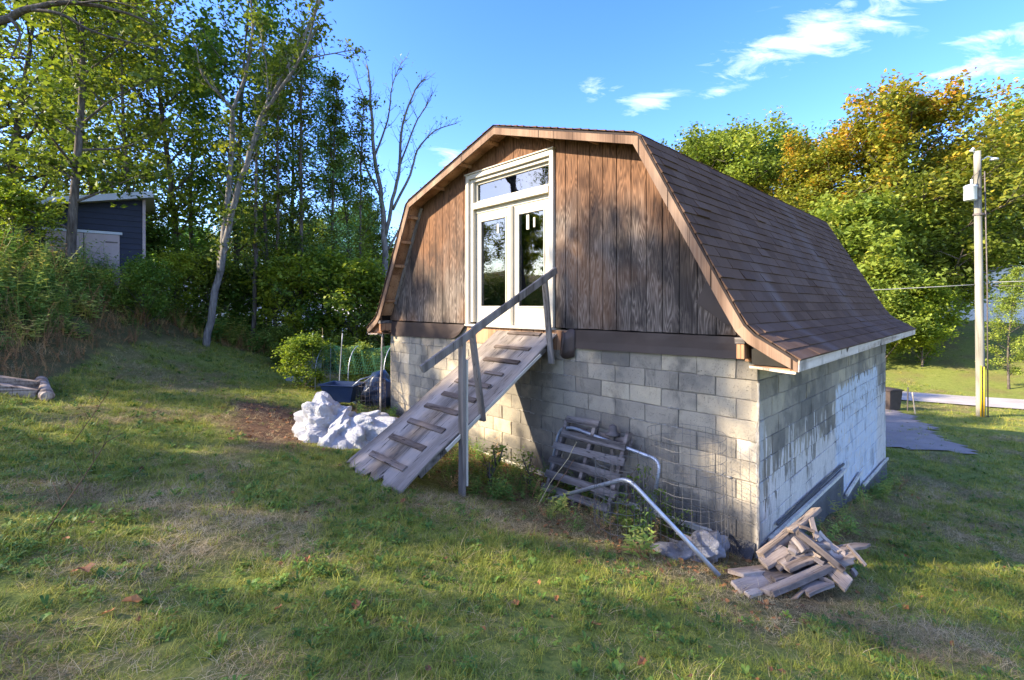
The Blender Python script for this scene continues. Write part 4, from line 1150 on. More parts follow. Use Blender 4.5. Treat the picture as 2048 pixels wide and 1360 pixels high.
# ------------------------------------------------------------------ scrap board pile at the corner
# (start and end in barn coordinates (t, o), heights above ground, width, thickness, dark?, label)
PILE = [  # the two ends (bearing, drop, distance), width, thickness, dark?, label
 ((1471, 1147, 4.00), (1545, 1136, 4.25), .13, .035, 0, "pale board with reddish streak pointing left, upper one at the left edge of the pile"),
 ((1473, 1177, 3.92), (1545, 1157, 4.10), .13, .03, 0, "grey board at the lower left edge of the pile, under the pale streaked one"),
 ((1533, 1186, 3.80), (1652, 1134, 4.05), .12, .045, 1, "long dark reddish-edged board across the front of the pile"),
 ((1522, 1113, 4.22), (1584, 1062, 4.50), .10, .07, 0, "round edged pale timber lying up against the wall side"),
 ((1526, 1128, 4.14), (1574, 1099, 4.25), .12, .04, 0, "thick board with pale edge just below the round edged timber"),
 ((1566, 1133, 4.05), (1622, 1112, 4.18), .15, .035, 0, "flat brown board in the middle of the pile with clean cut end"),
 ((1594, 1063, 4.25), (1688, 1140, 3.98), .085, .05, 1, "long dark grey timber slanting down to the right over the pile"),
 ((1652, 1128, 4.08), (1698, 1172, 3.90), .13, .035, 0, "pale board with blunt end sticking out at the right front"),
 ((1580, 1062, 4.38), (1634, 1018, 4.62), .09, .035, 0, "highest pale board propped against the wall with rounded tip"),
 ((1596, 1052, 4.40), (1626, 1062, 4.34), .05, .025, 0, "short lath crossing under the highest board"),
 ((1622, 1036, 4.46), (1634, 1078, 4.30), .045, .025, 0, "narrow lath standing steeply right of the highest board"),
 ((1634, 1068, 4.38), (1668, 1102, 4.30), .14, .025, 0, "light wide board behind the slanting dark timber"),
 ((1668, 1102, 4.30), (1732, 1090, 4.45), .11, .025, 0, "pointed weathered board reaching furthest right"),
 ((1694, 1090, 4.28), (1731, 1132, 4.15), .03, .025, 0, "thin light stick leaning over the pointed board"),
 ((1668, 1116, 4.20), (1706, 1105, 4.30), .13, .03, 0, "grey flat board under the pointed weathered one"),
 ((1590, 1074, 4.24), (1612, 1102, 4.14), .09, .05, 1, "dark block end on the left of the slanting timber"),
 ((1576, 1096, 4.22), (1598, 1108, 4.16), .08, .04, 1, "small dark block between the round timber and the flat brown board"),
 ((1618, 1098, 4.20), (1644, 1118, 4.12), .09, .04, 0, "short warm brown block beneath the slanting timber"),
 ((1546, 1158, 3.98), (1604, 1150, 4.05), .09, .03, 1, "brown board buried behind the long dark reddish one"),
 ((1608, 1184, 3.84), (1654, 1166, 3.95), .11, .03, 1, "bluish grey board end under the right of the long dark one"),
 ((1555, 1138, 4.06), (1582, 1112, 4.14), .07, .02, 1, "dark wedge shaped slat standing beside the flat brown board"),
 ((1632, 1118, 4.10), (1650, 1128, 4.06), .07, .04, 1, "small grey block at the crossing of slanting timber and long board"),
 ((1640, 1156, 3.98), (1660, 1164, 3.95), .08, .03, 1, "small brown offcut between the blunt board and the long one"),
 ((1494, 1190, 3.88), (1520, 1182, 3.92), .06, .025, 0, "tiny offcut in the grass below the left boards"),
 ((1588, 1198, 3.80), (1612, 1176, 3.88), .04, .015, 0, "pale splinter of lath at the very front of the pile"),
 ((1702, 1138, 4.10), (1712, 1152, 4.05), .05, .03, 1, "small rusty brown offcut in the grass right of the pile"),
 ((1530, 1158, 4.05), (1622, 1140, 4.15), .16, .05, 1, "wide dark plank at the bottom of the pile's middle"),
 ((1560, 1120, 4.20), (1640, 1100, 4.25), .18, .05, 1, "wide dark plank inside the heap under the flat brown board"),
 ((1600, 1150, 4.08), (1690, 1120, 4.20), .17, .05, 1, "wide dark plank at the bottom right inside the heap"),
 ((1580, 1090, 4.35), (1650, 1085, 4.35), .18, .06, 1, "thick dark plank inside the heap behind the slanting timber"),
 ((1600, 1070, 4.45), (1625, 1095, 4.35), .10, .03, 0, "tilted brown board just under the narrow laths"),
 ((1650, 1085, 4.36), (1690, 1112, 4.24), .07, .03, 0, "slim brown board parallel to the slanting timber on its right"),
]
for (a, b_, w, th, dk, lab) in PILE:
    E = []
    for (qx, qy, dY) in (a, b_):
        for _ in range(60):
            P0 = Vector(((qx - 1024) / 942 * dY, dY, (611 - qy) / 942 * dY))
            if P0.z < g1(P0.x, P0.y) + th * .5 + .005: dY -= .015
            else: break
        E.append(P0)
    p, q = E; L = (q - p).length; m = MB(); n = 5; bow = R.uniform(-.008, .01); cut = R.uniform(-.02, .02); cut2 = R.uniform(-.02, .02)
    vs = []
    for k in range(n + 1):
        f = k / n
        for y_, z_ in ((-1, -1), (1, -1), (1, 1), (-1, 1)):
            x_ = L * f + (cut * y_ if k == 0 else cut2 * y_ if k == n else 0)
            vs.append((x_, y_ * w / 2 + R.uniform(-.002, .002), z_ * th / 2 + bow * sin(pi * f) + R.uniform(-.0015, .0015)))
    if "pointed w" in lab[:9]:
        for k in range(4): vs[n * 4 + k] = (vs[n * 4 + k][0] + .05, vs[n * 4 + k][1] * .12, vs[n * 4 + k][2])
    fs = [(3, 2, 1, 0), tuple(n * 4 + c for c in range(4))]
    for k in range(n):
        for c in range(4): u = k * 4 + c; v_ = k * 4 + (c + 1) % 4; fs.append((u, v_, v_ + 4, u + 4))
    m.add(vs, fs, R.random()); o = m.build("scrap_board", M_scrap_d if dk else M_scrap, None, bevel=.003)
    dd = (q - p).normalized(); yx = Vector((0, 0, 1)).cross(dd)
    yx = yx.normalized() if yx.length > .2 else Vector((1, 0, 0)); zx = dd.cross(yx).normalized()
    mat_ = Matrix((dd, yx, zx)).transposed().to_4x4(); mat_.translation = p
    o.matrix_world = mat_ @ Matrix.Rotation(R.uniform(-.4, .4), 4, 'X'); mark(o, lab, "board", "scrap boards heaped at the barn corner")

# ------------------------------------------------------------------ things left of the barn
M_pole_g = m_simple("grey_stake_metal", (.28, .29, .30), .6, .3)
M_handle = m_simple("pale_broom_handle", (.50, .40, .27), .7, 0, .2, 9, .2, .002)
stick("broom_handle", "long pale wooden pole leaning on the left barn corner", (-2.52, 9.02, -2.02), W3(7.06, .16, -.52), .017, .015, M_handle, "pole", .01, 8)
stick("dark_pole", "thin dark bent rod hanging beside the leaning pale pole", W3(7.05, .17, -1.45), W3(7.05, .12, -.52), .010, .009, M_rustd, "rod", .03, 6)
cage("wire_basket", "wire basket with dried stems standing at the left barn corner", 7.05, .42, .30, .62, M_rustd, 22, 8, 0, 1.0, (0, 0), .02, .0035, None, "wire basket")
# cart tub
M_blue = m_simple("dark_blue_plastic", (.018, .035, .075), .35, 0, .2, 3, .1, .002, .5)
cart = empty("garden_cart", "dark blue plastic cart tub behind the white plastic sheeting", "cart", (-3.35, 9.35, g1(-3.35, 9.35)), radians(-12))
m = MB()
outer = [(-.36, -.24), (.36, -.24), (.36, .24), (-.36, .24)]
def ringz(s, z): return [(x * s, y * s, z) for x, y in outer]
vs = ringz(.70, .14) + ringz(1.0, .46) + ringz(1.06, .46) + ringz(1.06, .49) + ringz(.95, .49) + ringz(.64, .18)
fs = [(3, 2, 1, 0)] + [(r * 4 + i, r * 4 + (i + 1) % 4, (r + 1) * 4 + (i + 1) % 4, (r + 1) * 4 + i) for r in range(5) for i in range(4)] + [(20, 21, 22, 23)]
m.add(vs, fs); m.build("tub", M_blue, cart, bevel=.008)
for sx in (-1, 1):
    m = MB(); m.tube([(sx * .27 - .03, .2, .12), (sx * .27 + .03, .2, .12)], .12, 16); m.build("wheel", M_tarp, cart)
m = MB(); m.tube([(.30, -.2, .46), (.52, -.26, .62), (.52, .26, .62), (.30, .2, .46)], .012, 6); m.build("handle", M_galv, cart, True)
# dark lidded bin/cover next to it
crumple("dark_tarp_heap", "dark navy tarp heap between the net tunnel and the barn corner", "tarp", (-2.85, 10.1, g1(-2.85, 10.1) + .32),
        [((0, 0, 0), (.36, .3, .40)), ((-.25, 0, -.1), (.3, .3, .3))], M_blue, .07, 9, 4, 2.2, -.3)
# net tunnel with plants
M_net = m_simple("green_garden_net", (.04, .17, .085), .6, 0, .3, 6, .1, .002)
nt = empty("net_tunnel", "green netting stretched over hoops above garden plants left of the barn", "net tunnel", (-3.75, 11.6, g1(-3.75, 11.6)), radians(-8))
def net_pt(u, v):    # u along, v across the hoop
    a = pi * v; return Vector((-.85 + 1.7 * u, -.55 * cos(a) + .04 * sin(u * 9), .55 + .62 * sin(a) * (1 - .12 * sin(u * 6.5) ** 2)))
m = MB()
for k in range(46):
    u = k / 45; m.tube([net_pt(min(max(u + .02 * sin(v * 8 + k), 0), 1), v / 12) for v in range(13)], .0035, 3, cap=False)
for k in range(26):
    v = k / 25; m.tube([net_pt(u / 20, min(max(v + .01 * sin(u + k), 0), 1)) for u in range(21)], .0035, 3, cap=False)
m.build("netting", M_net, nt, True)
for u in (0, .5, 1):
    m = MB(); p0 = net_pt(u, 0); p1 = net_pt(u, 1)
    m.tube([(p0.x, p0.y, -.05)] + [net_pt(u, v / 10) for v in range(11)] + [(p1.x, p1.y, -.05)], .011, 6); m.build("hoop", M_galv, nt, True)
FP = [((-5.05, 11.9), 1.35, "thin grey metal fence stake left of the net tunnel"), ((-4.75, 12.3), 1.1, "short metal fence stake behind the yellowish shrub"),
      ((-3.05, 12.6), 1.75, "tall thin metal stake rising under the left eave of the barn"), ((-3.95, 10.7), 1.45, "leaning grey stake in front of the green netting")]
for (x, y), h, lab in FP:
    z = g1(x, y); lean = .1 if "leaning" in lab else .02
    stick("fence_stake", lab, (x, y, z - .1), (x + lean, y, z + h), .014, .012, M_pole_g, "stake", .0, 6, "metal stakes round the garden plot")
M_panel = m_simple("grey_weathered_panel", (.30, .33, .36), .7)
for (x, y, w, h, rz_, lab) in ((-4.9, 11.6, .36, .75, .3, "narrow grey sheet metal panel standing by the garden stakes"), (-5.4, 12.1, .75, .16, .1, "low pale grey board on edge behind the yellowish shrub")):
    m = MB(); m.box(-w / 2, w / 2, -.012, .012, 0, h, .5, .004); m.box(-w / 2 - .02, -w / 2 + .01, -.02, .02, -.05, h + .06)
    o = m.build("metal_sheet", M_panel, None); o.location = (x, y, g1(x, y)); o.rotation_euler = (0.06, .03, rz_); mark(o, lab, "panel")
# string of small white markers between stakes
for i, (x, y, h) in enumerate(((-4.62, 11.5, 1.28), (-4.6, 11.5, 1.02), (-4.58, 11.45, .8))):
    m = MB(); m.lathe([(.0, -.028), (.022, -.014), (.026, 0), (.022, .014), (.0, .028)], 8); o = m.build("marker_tag", M_white2, None, True); o.location = (x, y, g1(x, y) + h)
    mark(o, ["topmost small white ball on the thin garden cord", "middle small white ball on the thin garden cord", "lowest small white ball on the thin garden cord"][i], "ball", "small white balls on a cord")
stick("cord", "thin cord hung with small white balls by the grey panel", (-4.57, 11.46, g1(-4.57, 11.46)), (-4.63, 11.5, g1(-4.6, 11.5) + 1.5), .003, .003, M_straw, "cord", .0, 4)

# ------------------------------------------------------------------ timber edging of the left bed
bed = empty("timber_bed_edge", "low silvery timber edging with a cut log end around the dried flower bed", "garden edging", (-6.5, 6.55, g1(-6.5, 6.55)), 0)
def bed_part(pts, w, h, nm, lift=.06):
    m = MB(); P = [(x + 6.5, y - 6.55, g1(x, y) + lift - g1(-6.5, 6.55)) for x, y in pts]
    m.bar(P[0], P[1], w, h, segs=8, j=.006, tone=R.random()); m.build(nm, M_scrap, bed, bevel=.006)
bed_part([(-9.4, 5.6), (-6.62, 6.58)], .11, .13, "front_timber")
bed_part([(-9.4, 5.7), (-6.7, 6.66)], .09, .10, "upper_timber", .16)
m = MB(); m.tube([(.05, -.02, .06), (-.38, .36, .10), (-.85, .80, .14)], [.085, .082, .08], 12); m.build("log", M_scrap, bed, True)
m = MB(); m.tube([(.075, -.045, .06), (.054, -.024, .06)], [.062, .08], 12); m.build("log_end", M_scrap, bed)

# ------------------------------------------------------------------ dark blue shed up the bank
M_navy = m_simple("navy_lap_siding", (0.0112, 0.016, 0.0336), .6, 0, .18, 3, .15, .003, .35)
M_beige = m_simple("beige_shed_door", (0.357, 0.289, 0.281), .6, 0, .1, 3, .15, .003)
M_trimw = m_simple("pale_roof_trim", (0.434, 0.462, 0.49), .5, 0, .1, 4, .2, .003)
SX, SY, SZ = -11.85, 12.75, .45
shed = empty("shed", "dark blue shed with pale sloping roof edge and beige double doors up the bank", "shed", (SX, SY, SZ), radians(37))
SWD, SD, HR, HL = 2.95, 2.6, 2.60, 1.95
bd_h = .16; x0s, x1s = -SWD / 2, SWD / 2
m = MB(); m.prism([(x0s, -.6), (x1s, -.6), (x1s, HR - .02), (x0s, HL - .02)], .02, SD, 'Y'); sw = m.build("wall", M_navy, shed)
z = -.6
while z < HR:
    z1 = z + bd_h
    def xl(zz): return x0s if zz <= HL else x0s + (zz - HL) / (HR - HL) * SWD
    a0, a1 = xl(z), xl(min(z1, HR))
    if a0 < x1s - .05:
        m = MB(); vs = [(a0, -.018, z), (x1s, -.018, z), (x1s, .0, min(z1, HR)), (a1, .0, min(z1, HR)), (a0, .02, z), (x1s, .02, z), (x1s, .02, min(z1, HR)), (a1, .02, min(z1, HR))]
        m.add(vs, [(0, 1, 2, 3), (5, 4, 7, 6), (4, 5, 1, 0), (3, 2, 6, 7), (1, 5, 6, 2), (4, 0, 3, 7)]); m.build("board", M_navy, sw)
    z = z1
m = MB(); sl = (HR - HL) / SWD
vs = []
for x in (x0s - .25, x1s + .25):
    zz = HL + (x - x0s) * sl
    for y in (-.35, SD + .3): vs += [(x, y, zz + .03), (x, y, zz + .16)]
m.add(vs, [(0, 1, 3, 2), (4, 6, 7, 5), (0, 4, 5, 1), (2, 3, 7, 6), (1, 5, 7, 3), (0, 2, 6, 4)]); m.build("roof", M_trimw, shed)
m = MB(); m.bar((x0s - .26, -.36, HL - .25 * sl + .09), (x1s + .26, -.36, HR + .25 * sl + .09), .02, .17); m.build("fascia_board", M_trimw, shed)
m = MB(); m.box(x1s - .02, x1s + .05, -.05, .05, -.6, HR); m.build("corner_board", M_beige, shed)
for k in (0, 1):
    xa = x0s + .92 + k * .76; m = MB(); m.box(xa, xa + .74, -.055, -.022, -.05, 1.53); dr = m.build("door", M_beige, shed)
    m = MB(); m.box(xa + (.04 if k == 0 else .44), xa + (.30 if k == 0 else .70), -.065, -.056, 1.30, 1.335); m.build("hinge", M_rustd, dr)
m = MB(); m.box(x0s + .86, x0s + 2.48, -.075, -.02, 1.54, 1.61); m.build("door_head", M_trimw, shed)
orn = MB()
for (x, z, w, h) in ((0, 0, .035, .28), (-.045, .10, .04, .16), (.05, .10, .05, .12), (-.02, .22, .08, .06), (.01, -.12, .03, .14)): orn.box(x - w, x + w, -.012, .012, z - h / 2, z + h / 2)
o = orn.build("wall_ornament", M_white2, None, bevel=.01); 
c_, s_ = cos(radians(37)), sin(radians(37)); lx, ly = x0s + .42, -.05
o.location = (SX + lx * c_ - ly * s_, SY + lx * s_ + ly * c_, SZ + 1.2); o.rotation_euler = (0, 0, radians(37)); mark(o, "small white cut-out ornament hung on the navy shed wall", "ornament")

# ------------------------------------------------------------------ utility pole, wires, bin, stakes, far houses
M_upole = m_wood("silver_green_pole_wood", (.10, .09, .07), (.23, .215, .17), (.36, .34, .28), 'Z', .35, .9, .25, .006)
M_yel = m_simple("yellow_guard", (.75, .46, .03), .5, 0, .12, 3)
M_steel = m_simple("pale_grey_steel", (.52, .55, .56), .45, .2, .1, 3)
ux, uy = 17.78, 17.86; uz = g1(ux, uy)
pole = empty("utility_pole", "tall silvery wooden utility pole carrying a grey transformer beside the lane", "utility pole", (ux, uy, uz), 0)
H = 5.85 - uz
m = MB(); n = 12; m.tube([(-.14 * i / n, 0, -.3 + (H + .3) * i / n) for i in range(n + 1)], [.14 - .035 * i / n for i in range(n + 1)], 14); m.build("shaft", M_upole, pole, True)
tz = (611 - 387) * uy / 942 - uz
m = MB(); m.lathe([(.02, -.30), (.18, -.29), (.19, -.27), (.19, .20), (.20, .21), (.20, .24), (.14, .29), (.03, .31)], 20, (-.52, -.12, tz)); tf = m.build("transformer", M_steel, pole, True)
m = MB(); m.lathe([(.035, .0), (.045, .03), (.03, .06), (.045, .09), (.03, .12), (.045, .15), (.02, .18)], 10, (-.47, -.12, tz + .33)); m.build("bushing", M_steel, tf, True)
for dz in (-.18, .18):
    m = MB(); m.box(-.32, -.10, -.14, -.08, tz + dz - .03, tz + dz + .03); m.build("bracket", M_rustd, pole)
m = MB(); m.tube([(-.12, -.1, tz + .9), (-.25, -.12, tz + .75), (-.42, -.12, tz + .62), (-.47, -.12, tz + .5)], .012, 5); m.build("lead_wire", M_rustd, pole, True)
m = MB(); m.bar((-.14, 0, H - .03), (-.42, 0, H + .02), .04, .04); m.lathe([(.05, -.02), (.07, 0), (.04, .05), (.02, .08)], 10, (-.30, 0, H + .06)); m.build("insulator", M_steel, pole, True)
m = MB(); m.tube([(.0, 0, H - .35), (.25, 0, H - .2), (.45, 0, H - .25)], .02, 6); m.lathe([(.03, .04), (.12, .0), (.14, -.05), (.04, -.07)], 12, (.5, 0, H - .28)); m.build("lamp_arm", M_steel, pole, True)
m = MB(); m.lathe([(.152, -.04), (.165, -.03), (.165, .03), (.152, .04)], 14, (-.09, 0, tz - .8)); m.build("band", M_rustd, pole)
for x_, h_ in ((-.15, 1.95), (-.04, 1.9)):
    m = MB(); m.tube([(x_, -.155, -.05), (x_ * 1.02, -.155, h_)], .027, 8); m.build("guard_strip", M_yel, pole, True)
m = MB(); m.tube([(.13, -.14, -.1), (.11, -.13, 5.0), (.02, -.12, H - .8)], .022, 6); m.build("conduit", M_rustd, pole, True)
M_cable = m_simple('weathered_cable', (.22, .22, .20), .6, 0, .1, 3)
def wire(name, label, a, b_, sag, r=.012, mat=M_cable):
    a, b_ = Vector(a), Vector(b_); n = 24; m = MB()
    m.tube([(b_ - a) * (i / n) + Vector((0, 0, -4 * sag * (i / n) * (1 - i / n))) for i in range(n + 1)], r, 5); o = m.build(name, mat, None, True); o.location = a
    return mark(o, label, "wire")
wz = (611 - 569) * uy / 942
wire("power_line", "pale service wire running left from the pole behind the barn roof", (ux - .15, uy, wz), (-6, 33, 1.2), .5, .016)
wire("power_line", "upper wire running right out of the picture from the pole", (ux + .15, uy, wz + .08), (44, 6, 2.6), .3, .016)
wire("power_line", "lower slack wire running right from the pole", (ux + .15, uy, wz - .03), (44, 8, 1.4), .5, .010, M_rustd)
# small brown bin behind the far corner
M_bin = m_simple("dark_brown_bin", (.06, .045, .038), .6)
bx, by = 15.2, 19.0; b0 = g1(bx, by)
bn = empty("lidded_bin", "dark brown lidded bin standing by the lane behind the far barn corner", "bin", (bx, by, b0), .25)
m = MB(); m.add([(x * s_, y * s_, z_) for s_, z_ in ((.82, 0), (1.0, .78)) for x, y in ((-.33, -.3), (.33, -.3), (.33, .3), (-.33, .3))], [(3, 2, 1, 0), (4, 5, 6, 7)] + [(i, (i + 1) % 4, 4 + (i + 1) % 4, 4 + i) for i in range(4)]); m.build("body", M_bin, bn, bevel=.01)
m = MB(); m.prism([(-.36, .785), (.36, .785), (.36, .82), (.2, .86), (-.2, .86), (-.36, .82)], -.33, .33, 'Y'); m.build("lid", M_bin, bn, bevel=.008)
for px_s, py_s, h, lab, mt in ((15.72, 18.72, .95, "dark thin stake at the driveway mouth", M_rustd), (15.42, 18.0, .82, "pale leaning stake nearer the driveway edge", M_handle)):
    z = g1(px_s, py_s); stick("driveway_stake", lab, (px_s, py_s, z - .1), (px_s + (.02 if mt == M_rustd else -.12), py_s, z + h), .025, .022, mt, "stake", 0, 6)
M_housew = m_simple("white_house_siding", (.78, .78, .76), .6, 0, .06, 1.5)
M_roofg = m_simple("grey_house_roof", (.16, .15, .15), .85)
M_win = m_simple("dark_window_glass", (.03, .04, .05), .15, 0, .1, 2, 0, .001, .6)
def house(name, label, x, y, z, rz_, w, d, h, rh):
    e = empty(name, label, "house", (x, y, z), rz_)
    m = MB(); m.prism([(-w / 2, -1.0), (w / 2, -1.0), (w / 2, h), (0, h + rh - .1), (-w / 2, h)][0:5], -d / 2, d / 2, 'Y'); wl_ = m.build("wall", M_housew, e)
    for sx in (-1, 1):
        m = MB(); m.add([(sx * (w / 2 + .35), yy, h - .35 * rh / (w / 2)) if q == 0 else (0, yy, h + rh) for yy in (-d / 2 - .3, d / 2 + .3) for q in (0, 1)] + [(sx * (w / 2 + .35), yy, h - .35 * rh / (w / 2) + .14) if q == 0 else (0, yy, h + rh + .16) for yy in (-d / 2 - .3, d / 2 + .3) for q in (0, 1)],
                       [(0, 1, 3, 2), (4, 6, 7, 5), (0, 4, 5, 1), (2, 3, 7, 6), (0, 2, 6, 4), (1, 5, 7, 3)]); m.build("roof", M_roofg, e)
    for k in range(3):
        xx = -w / 2 + w * (k + .5) / 3; m = MB(); m.box(xx - .5, xx + .5, -d / 2 - .04, -d / 2 - .005, .9, 2.1); f = m.build("window", M_housew, e)
        m = MB(); m.box(xx - .42, xx + .42, -d / 2 - .05, -d / 2 - .042, .98, 2.02); m.build("pane", M_win, f)
    return e
house("white_house", "white house half hidden by trees up the far lawn on the right", 43.3, 42.0, -1.3, radians(-35), 9, 7, 2.6, 2.0)
house("distant_house", "small pale house glimpsed low between the trunks beyond the left trees", -27, 46, -1.6, radians(15), 11, 7, 3.0, 2.0)
house("distant_house", "low white building glimpsed beyond the thin trees in the middle", -17, 50, -2.6, radians(-10), 9, 6, 2.8, 1.6)

# ------------------------------------------------------------------ trees
G = [(0, (0.0304, 0.0531, 0.0103)), (.35, (0.0856, 0.133, 0.0184)), (.62, (0.206, 0.253, 0.0322)), (1, (0.469, 0.418, 0.0517))]
M_leaf_mid = leaf_mat("leaf_mid_green", G)
M_leaf_bush = leaf_mat('leaf_bush_green', [(0, (0.0291, 0.0655, 0.0146)), (.35, (0.0874, 0.175, 0.0262)), (.65, (0.189, 0.291, 0.0437)), (1, (0.437, 0.451, 0.0728))], .5)  # green brightened to stand in for light among the dark left trees
M_leaf_dark = leaf_mat("leaf_dark_green", [(0, (0.0472, 0.0904, 0.0314)), (.4, (0.106, 0.218, 0.0551)), (.8, (0.264, 0.452, 0.0865)), (1, (0.533, 0.678, 0.118))], .38)
M_leaf_lime = leaf_mat("leaf_yellow_green", [(0, (0.0527, 0.105, 0.0141)), (.35, (0.149, 0.229, 0.0245)), (.65, (0.351, 0.404, 0.0386)), (1, (0.667, 0.579, 0.0615))], .5)  # yellow-green leaves; the tone also stands in for backlight on shaded trees
M_leaf_aut = leaf_mat("leaf_autumn_mix", [(0, (.05, .08, .014)), (.36, (.13, .165, .022)), (.58, (.26, .26, .03)), (.70, (.44, .32, .035)), (.82, (.52, .23, .03)), (1, (.45, .15, .028))], .42, .02)
M_leaf_olive = leaf_mat("leaf_sunny_olive", [(0, (0.0623, 0.111, 0.0199)), (.4, (0.189, 0.256, 0.0379)), (.7, (0.378, 0.422, 0.0667)), (1, (0.712, 0.533, 0.089))], .42)
M_needle = leaf_mat("feathery_blue_green", [(0, (0.075, 0.156, 0.0599)), (.5, (0.225, 0.404, 0.14)), (1, (0.599, 0.809, 0.225))], .3)
def m_bark(name, a, b_, c_):
    t = NT(name); c = t.coord("Object"); n = t.noise(t.mapping(c, (9, 9, 1.6)), 2.2, 6, .65); b = t.noise(c, 1.2, 3)
    col = t.mix(t.step(b, .45, .65), t.ramp(n, [(.3, a), (.55, b_), (.75, c_)]), t.ramp(n, [(.3, tuple(v * .6 for v in a)), (.7, b_)]))
    return t.done(t.bsdf(col, .95, 0, t.bump(n, .8, .02), .15))
M_bark = m_bark("grey_brown_bark", (.045, .035, .027), (.12, .10, .08), (.22, .19, .16))
M_bark_l = m_bark("pale_grey_bark", (.08, .072, .062), (.20, .18, .155), (.31, .29, .26))

def leaf_quads(P, size, rng, up=.35, tint=None, aspect=.62):
    """P (N,3) leaf centres -> rhombic leaves, each its own orientation"""
    N = len(P); n = rng.normal(size=(N, 3)); n[:, 2] = np.abs(n[:, 2]) * (1 + up) + up; n /= np.linalg.norm(n, axis=1)[:, None]
    a = rng.normal(size=(N, 3)); a -= n * (a * n).sum(1)[:, None]; a /= np.linalg.norm(a, axis=1)[:, None]; b = np.cross(n, a)
    s = size * rng.uniform(.6, 1.35, N)[:, None]
    V = np.empty((N, 4, 3)); V[:, 0] = P - a * s * .5; V[:, 2] = P + a * s * .5 - n * s * .12
    V[:, 1] = P + b * s * aspect * .5 + n * s * .05; V[:, 3] = P - b * s * aspect * .5 + n * s * .05
    F = np.arange(N * 4).reshape(N, 4)
    if tint is None: tint = rng.uniform(0, 1, N)
    return V.reshape(-1, 3), F, tint

def grow(seed, H, r0, cb, spread, nl=22, subs=6, twigs=4, shape='tall', rise=.5, wob=.25, lean=(0, 0), leader=1):
    """returns wood MB and twig records (points array, along twigs)"""
    rr = random.Random(seed); m = MB(); tips = []
    n = 12; trunk = []; x = y = 0
    for i in range(n + 1):
        f = i / n; x = lean[0] * f + wob * sin(f * 4 + seed) * f; y = lean[1] * f + wob * cos(f * 3.1 + seed * 2) * f - wob * cos(seed * 2) * f * .4
        trunk.append(Vector((x, y, -.25 + f * H * .95)))
    m.tube(trunk, [max(r0 * (1 - .93 * (i / n)) + (r0 * .35 if i == 0 else 0), .012) for i in range(n + 1)], 8)
    def at(f):
        q = f * n; i = min(int(q), n - 1); return trunk[i].lerp(trunk[i + 1], q - i)
    for k in range(nl):
        f = cb + (1 - cb) * ((k + rr.random()) / nl) ** .9; f = min(f, .985)
        h = (f - cb) / (1 - cb)
        if shape == 'tall': L = spread * (.55 + .6 * sin(pi * min(h * 1.05, 1)) ** .8) * (1 - .45 * h)
        elif shape == 'round': L = spread * max(.28, sqrt(max(0, 1 - (h * 1.25 - .35) ** 2 * 1.05)))
        elif shape == 'cone': L = spread * (1.05 - h) + .25
        else: L = spread * (1 - .35 * h)
        L *= rr.uniform(.72, 1.2); az = k * 2.39996 + rr.uniform(-.5, .5); el = rise * (1.1 - .4 * h) + rr.uniform(-.15, .25) + h * .35
        p = at(f); d = Vector((cos(az) * cos(el), sin(az) * cos(el), sin(el)))
        pts = [p]; cur = p.copy(); dd = d.copy(); ns = 5
        for i in range(ns):
            dd = (dd + Vector((rr.uniform(-.2, .2), rr.uniform(-.2, .2), rr.uniform(-.10, .16)))).normalized(); cur = cur + dd * L / ns; pts.append(cur.copy())
        rl = max(r0 * .38 * (1 - .6 * h), .02); m.tube(pts, [rl * (1 - .82 * i / ns) for i in range(ns + 1)], 5, cap=False)
        for j in range(subs):
            g = .22 + .78 * (j + rr.random()) / subs; q = g * ns; i = min(int(q), ns - 1); sp = pts[i].lerp(pts[i + 1], q - i)
            a2 = rr.uniform(0, 2 * pi); sd = (dd * .55 + Vector((cos(a2), sin(a2), rr.uniform(-.15, .7)))).normalized(); sl_ = L * rr.uniform(.26, .5) * (1.15 - .55 * g)
            e1 = sp + sd * sl_ * .5 + Vector((0, 0, rr.uniform(-.03, .06)) ) * sl_; e2 = sp + sd * sl_ + Vector((rr.uniform(-.1, .1), rr.uniform(-.1, .1), rr.uniform(-.12, .1))) * sl_
            m.tube([sp, e1, e2], [rl * .34, rl * .2, rl * .07], 4, cap=False)
            for w in range(twigs):
                gg = .3 + .7 * (w + rr.random()) / twigs; tp = sp.lerp(e2, gg); td = (sd * .6 + Vector((rr.uniform(-1, 1), rr.uniform(-1, 1), rr.uniform(-.5, .7)))).normalized()
                te = tp + td * sl_ * rr.uniform(.3, .6); tips.append((tp, te))
                m.tube([tp, te], [rl * .09 + .002, .0025], 3, cap=False)
    return m, tips

def tip_leaves(tips, per, sig, size, rng, skip=0.0, up=.35, zs=.75):
    A = np.array([t[0] for t in tips]); B = np.array([t[1] for t in tips]); n = len(A)
    keep = rng.random(n) >= skip; A, B = A[keep], B[keep]; n = len(A)
    f = rng.random((n, per, 1)) ** .7; P = A[:, None] * (1 - f) + B[:, None] * f + rng.normal(size=(n, per, 3)) * sig * np.array([1, 1, zs])
    tint = np.clip(rng.uniform(.15, .85, (n, 1)) * .6 + rng.uniform(0, 1, (n, per)) * .4, 0, 1)
    return leaf_quads(P.reshape(-1, 3), size, rng, up, tint.ravel())

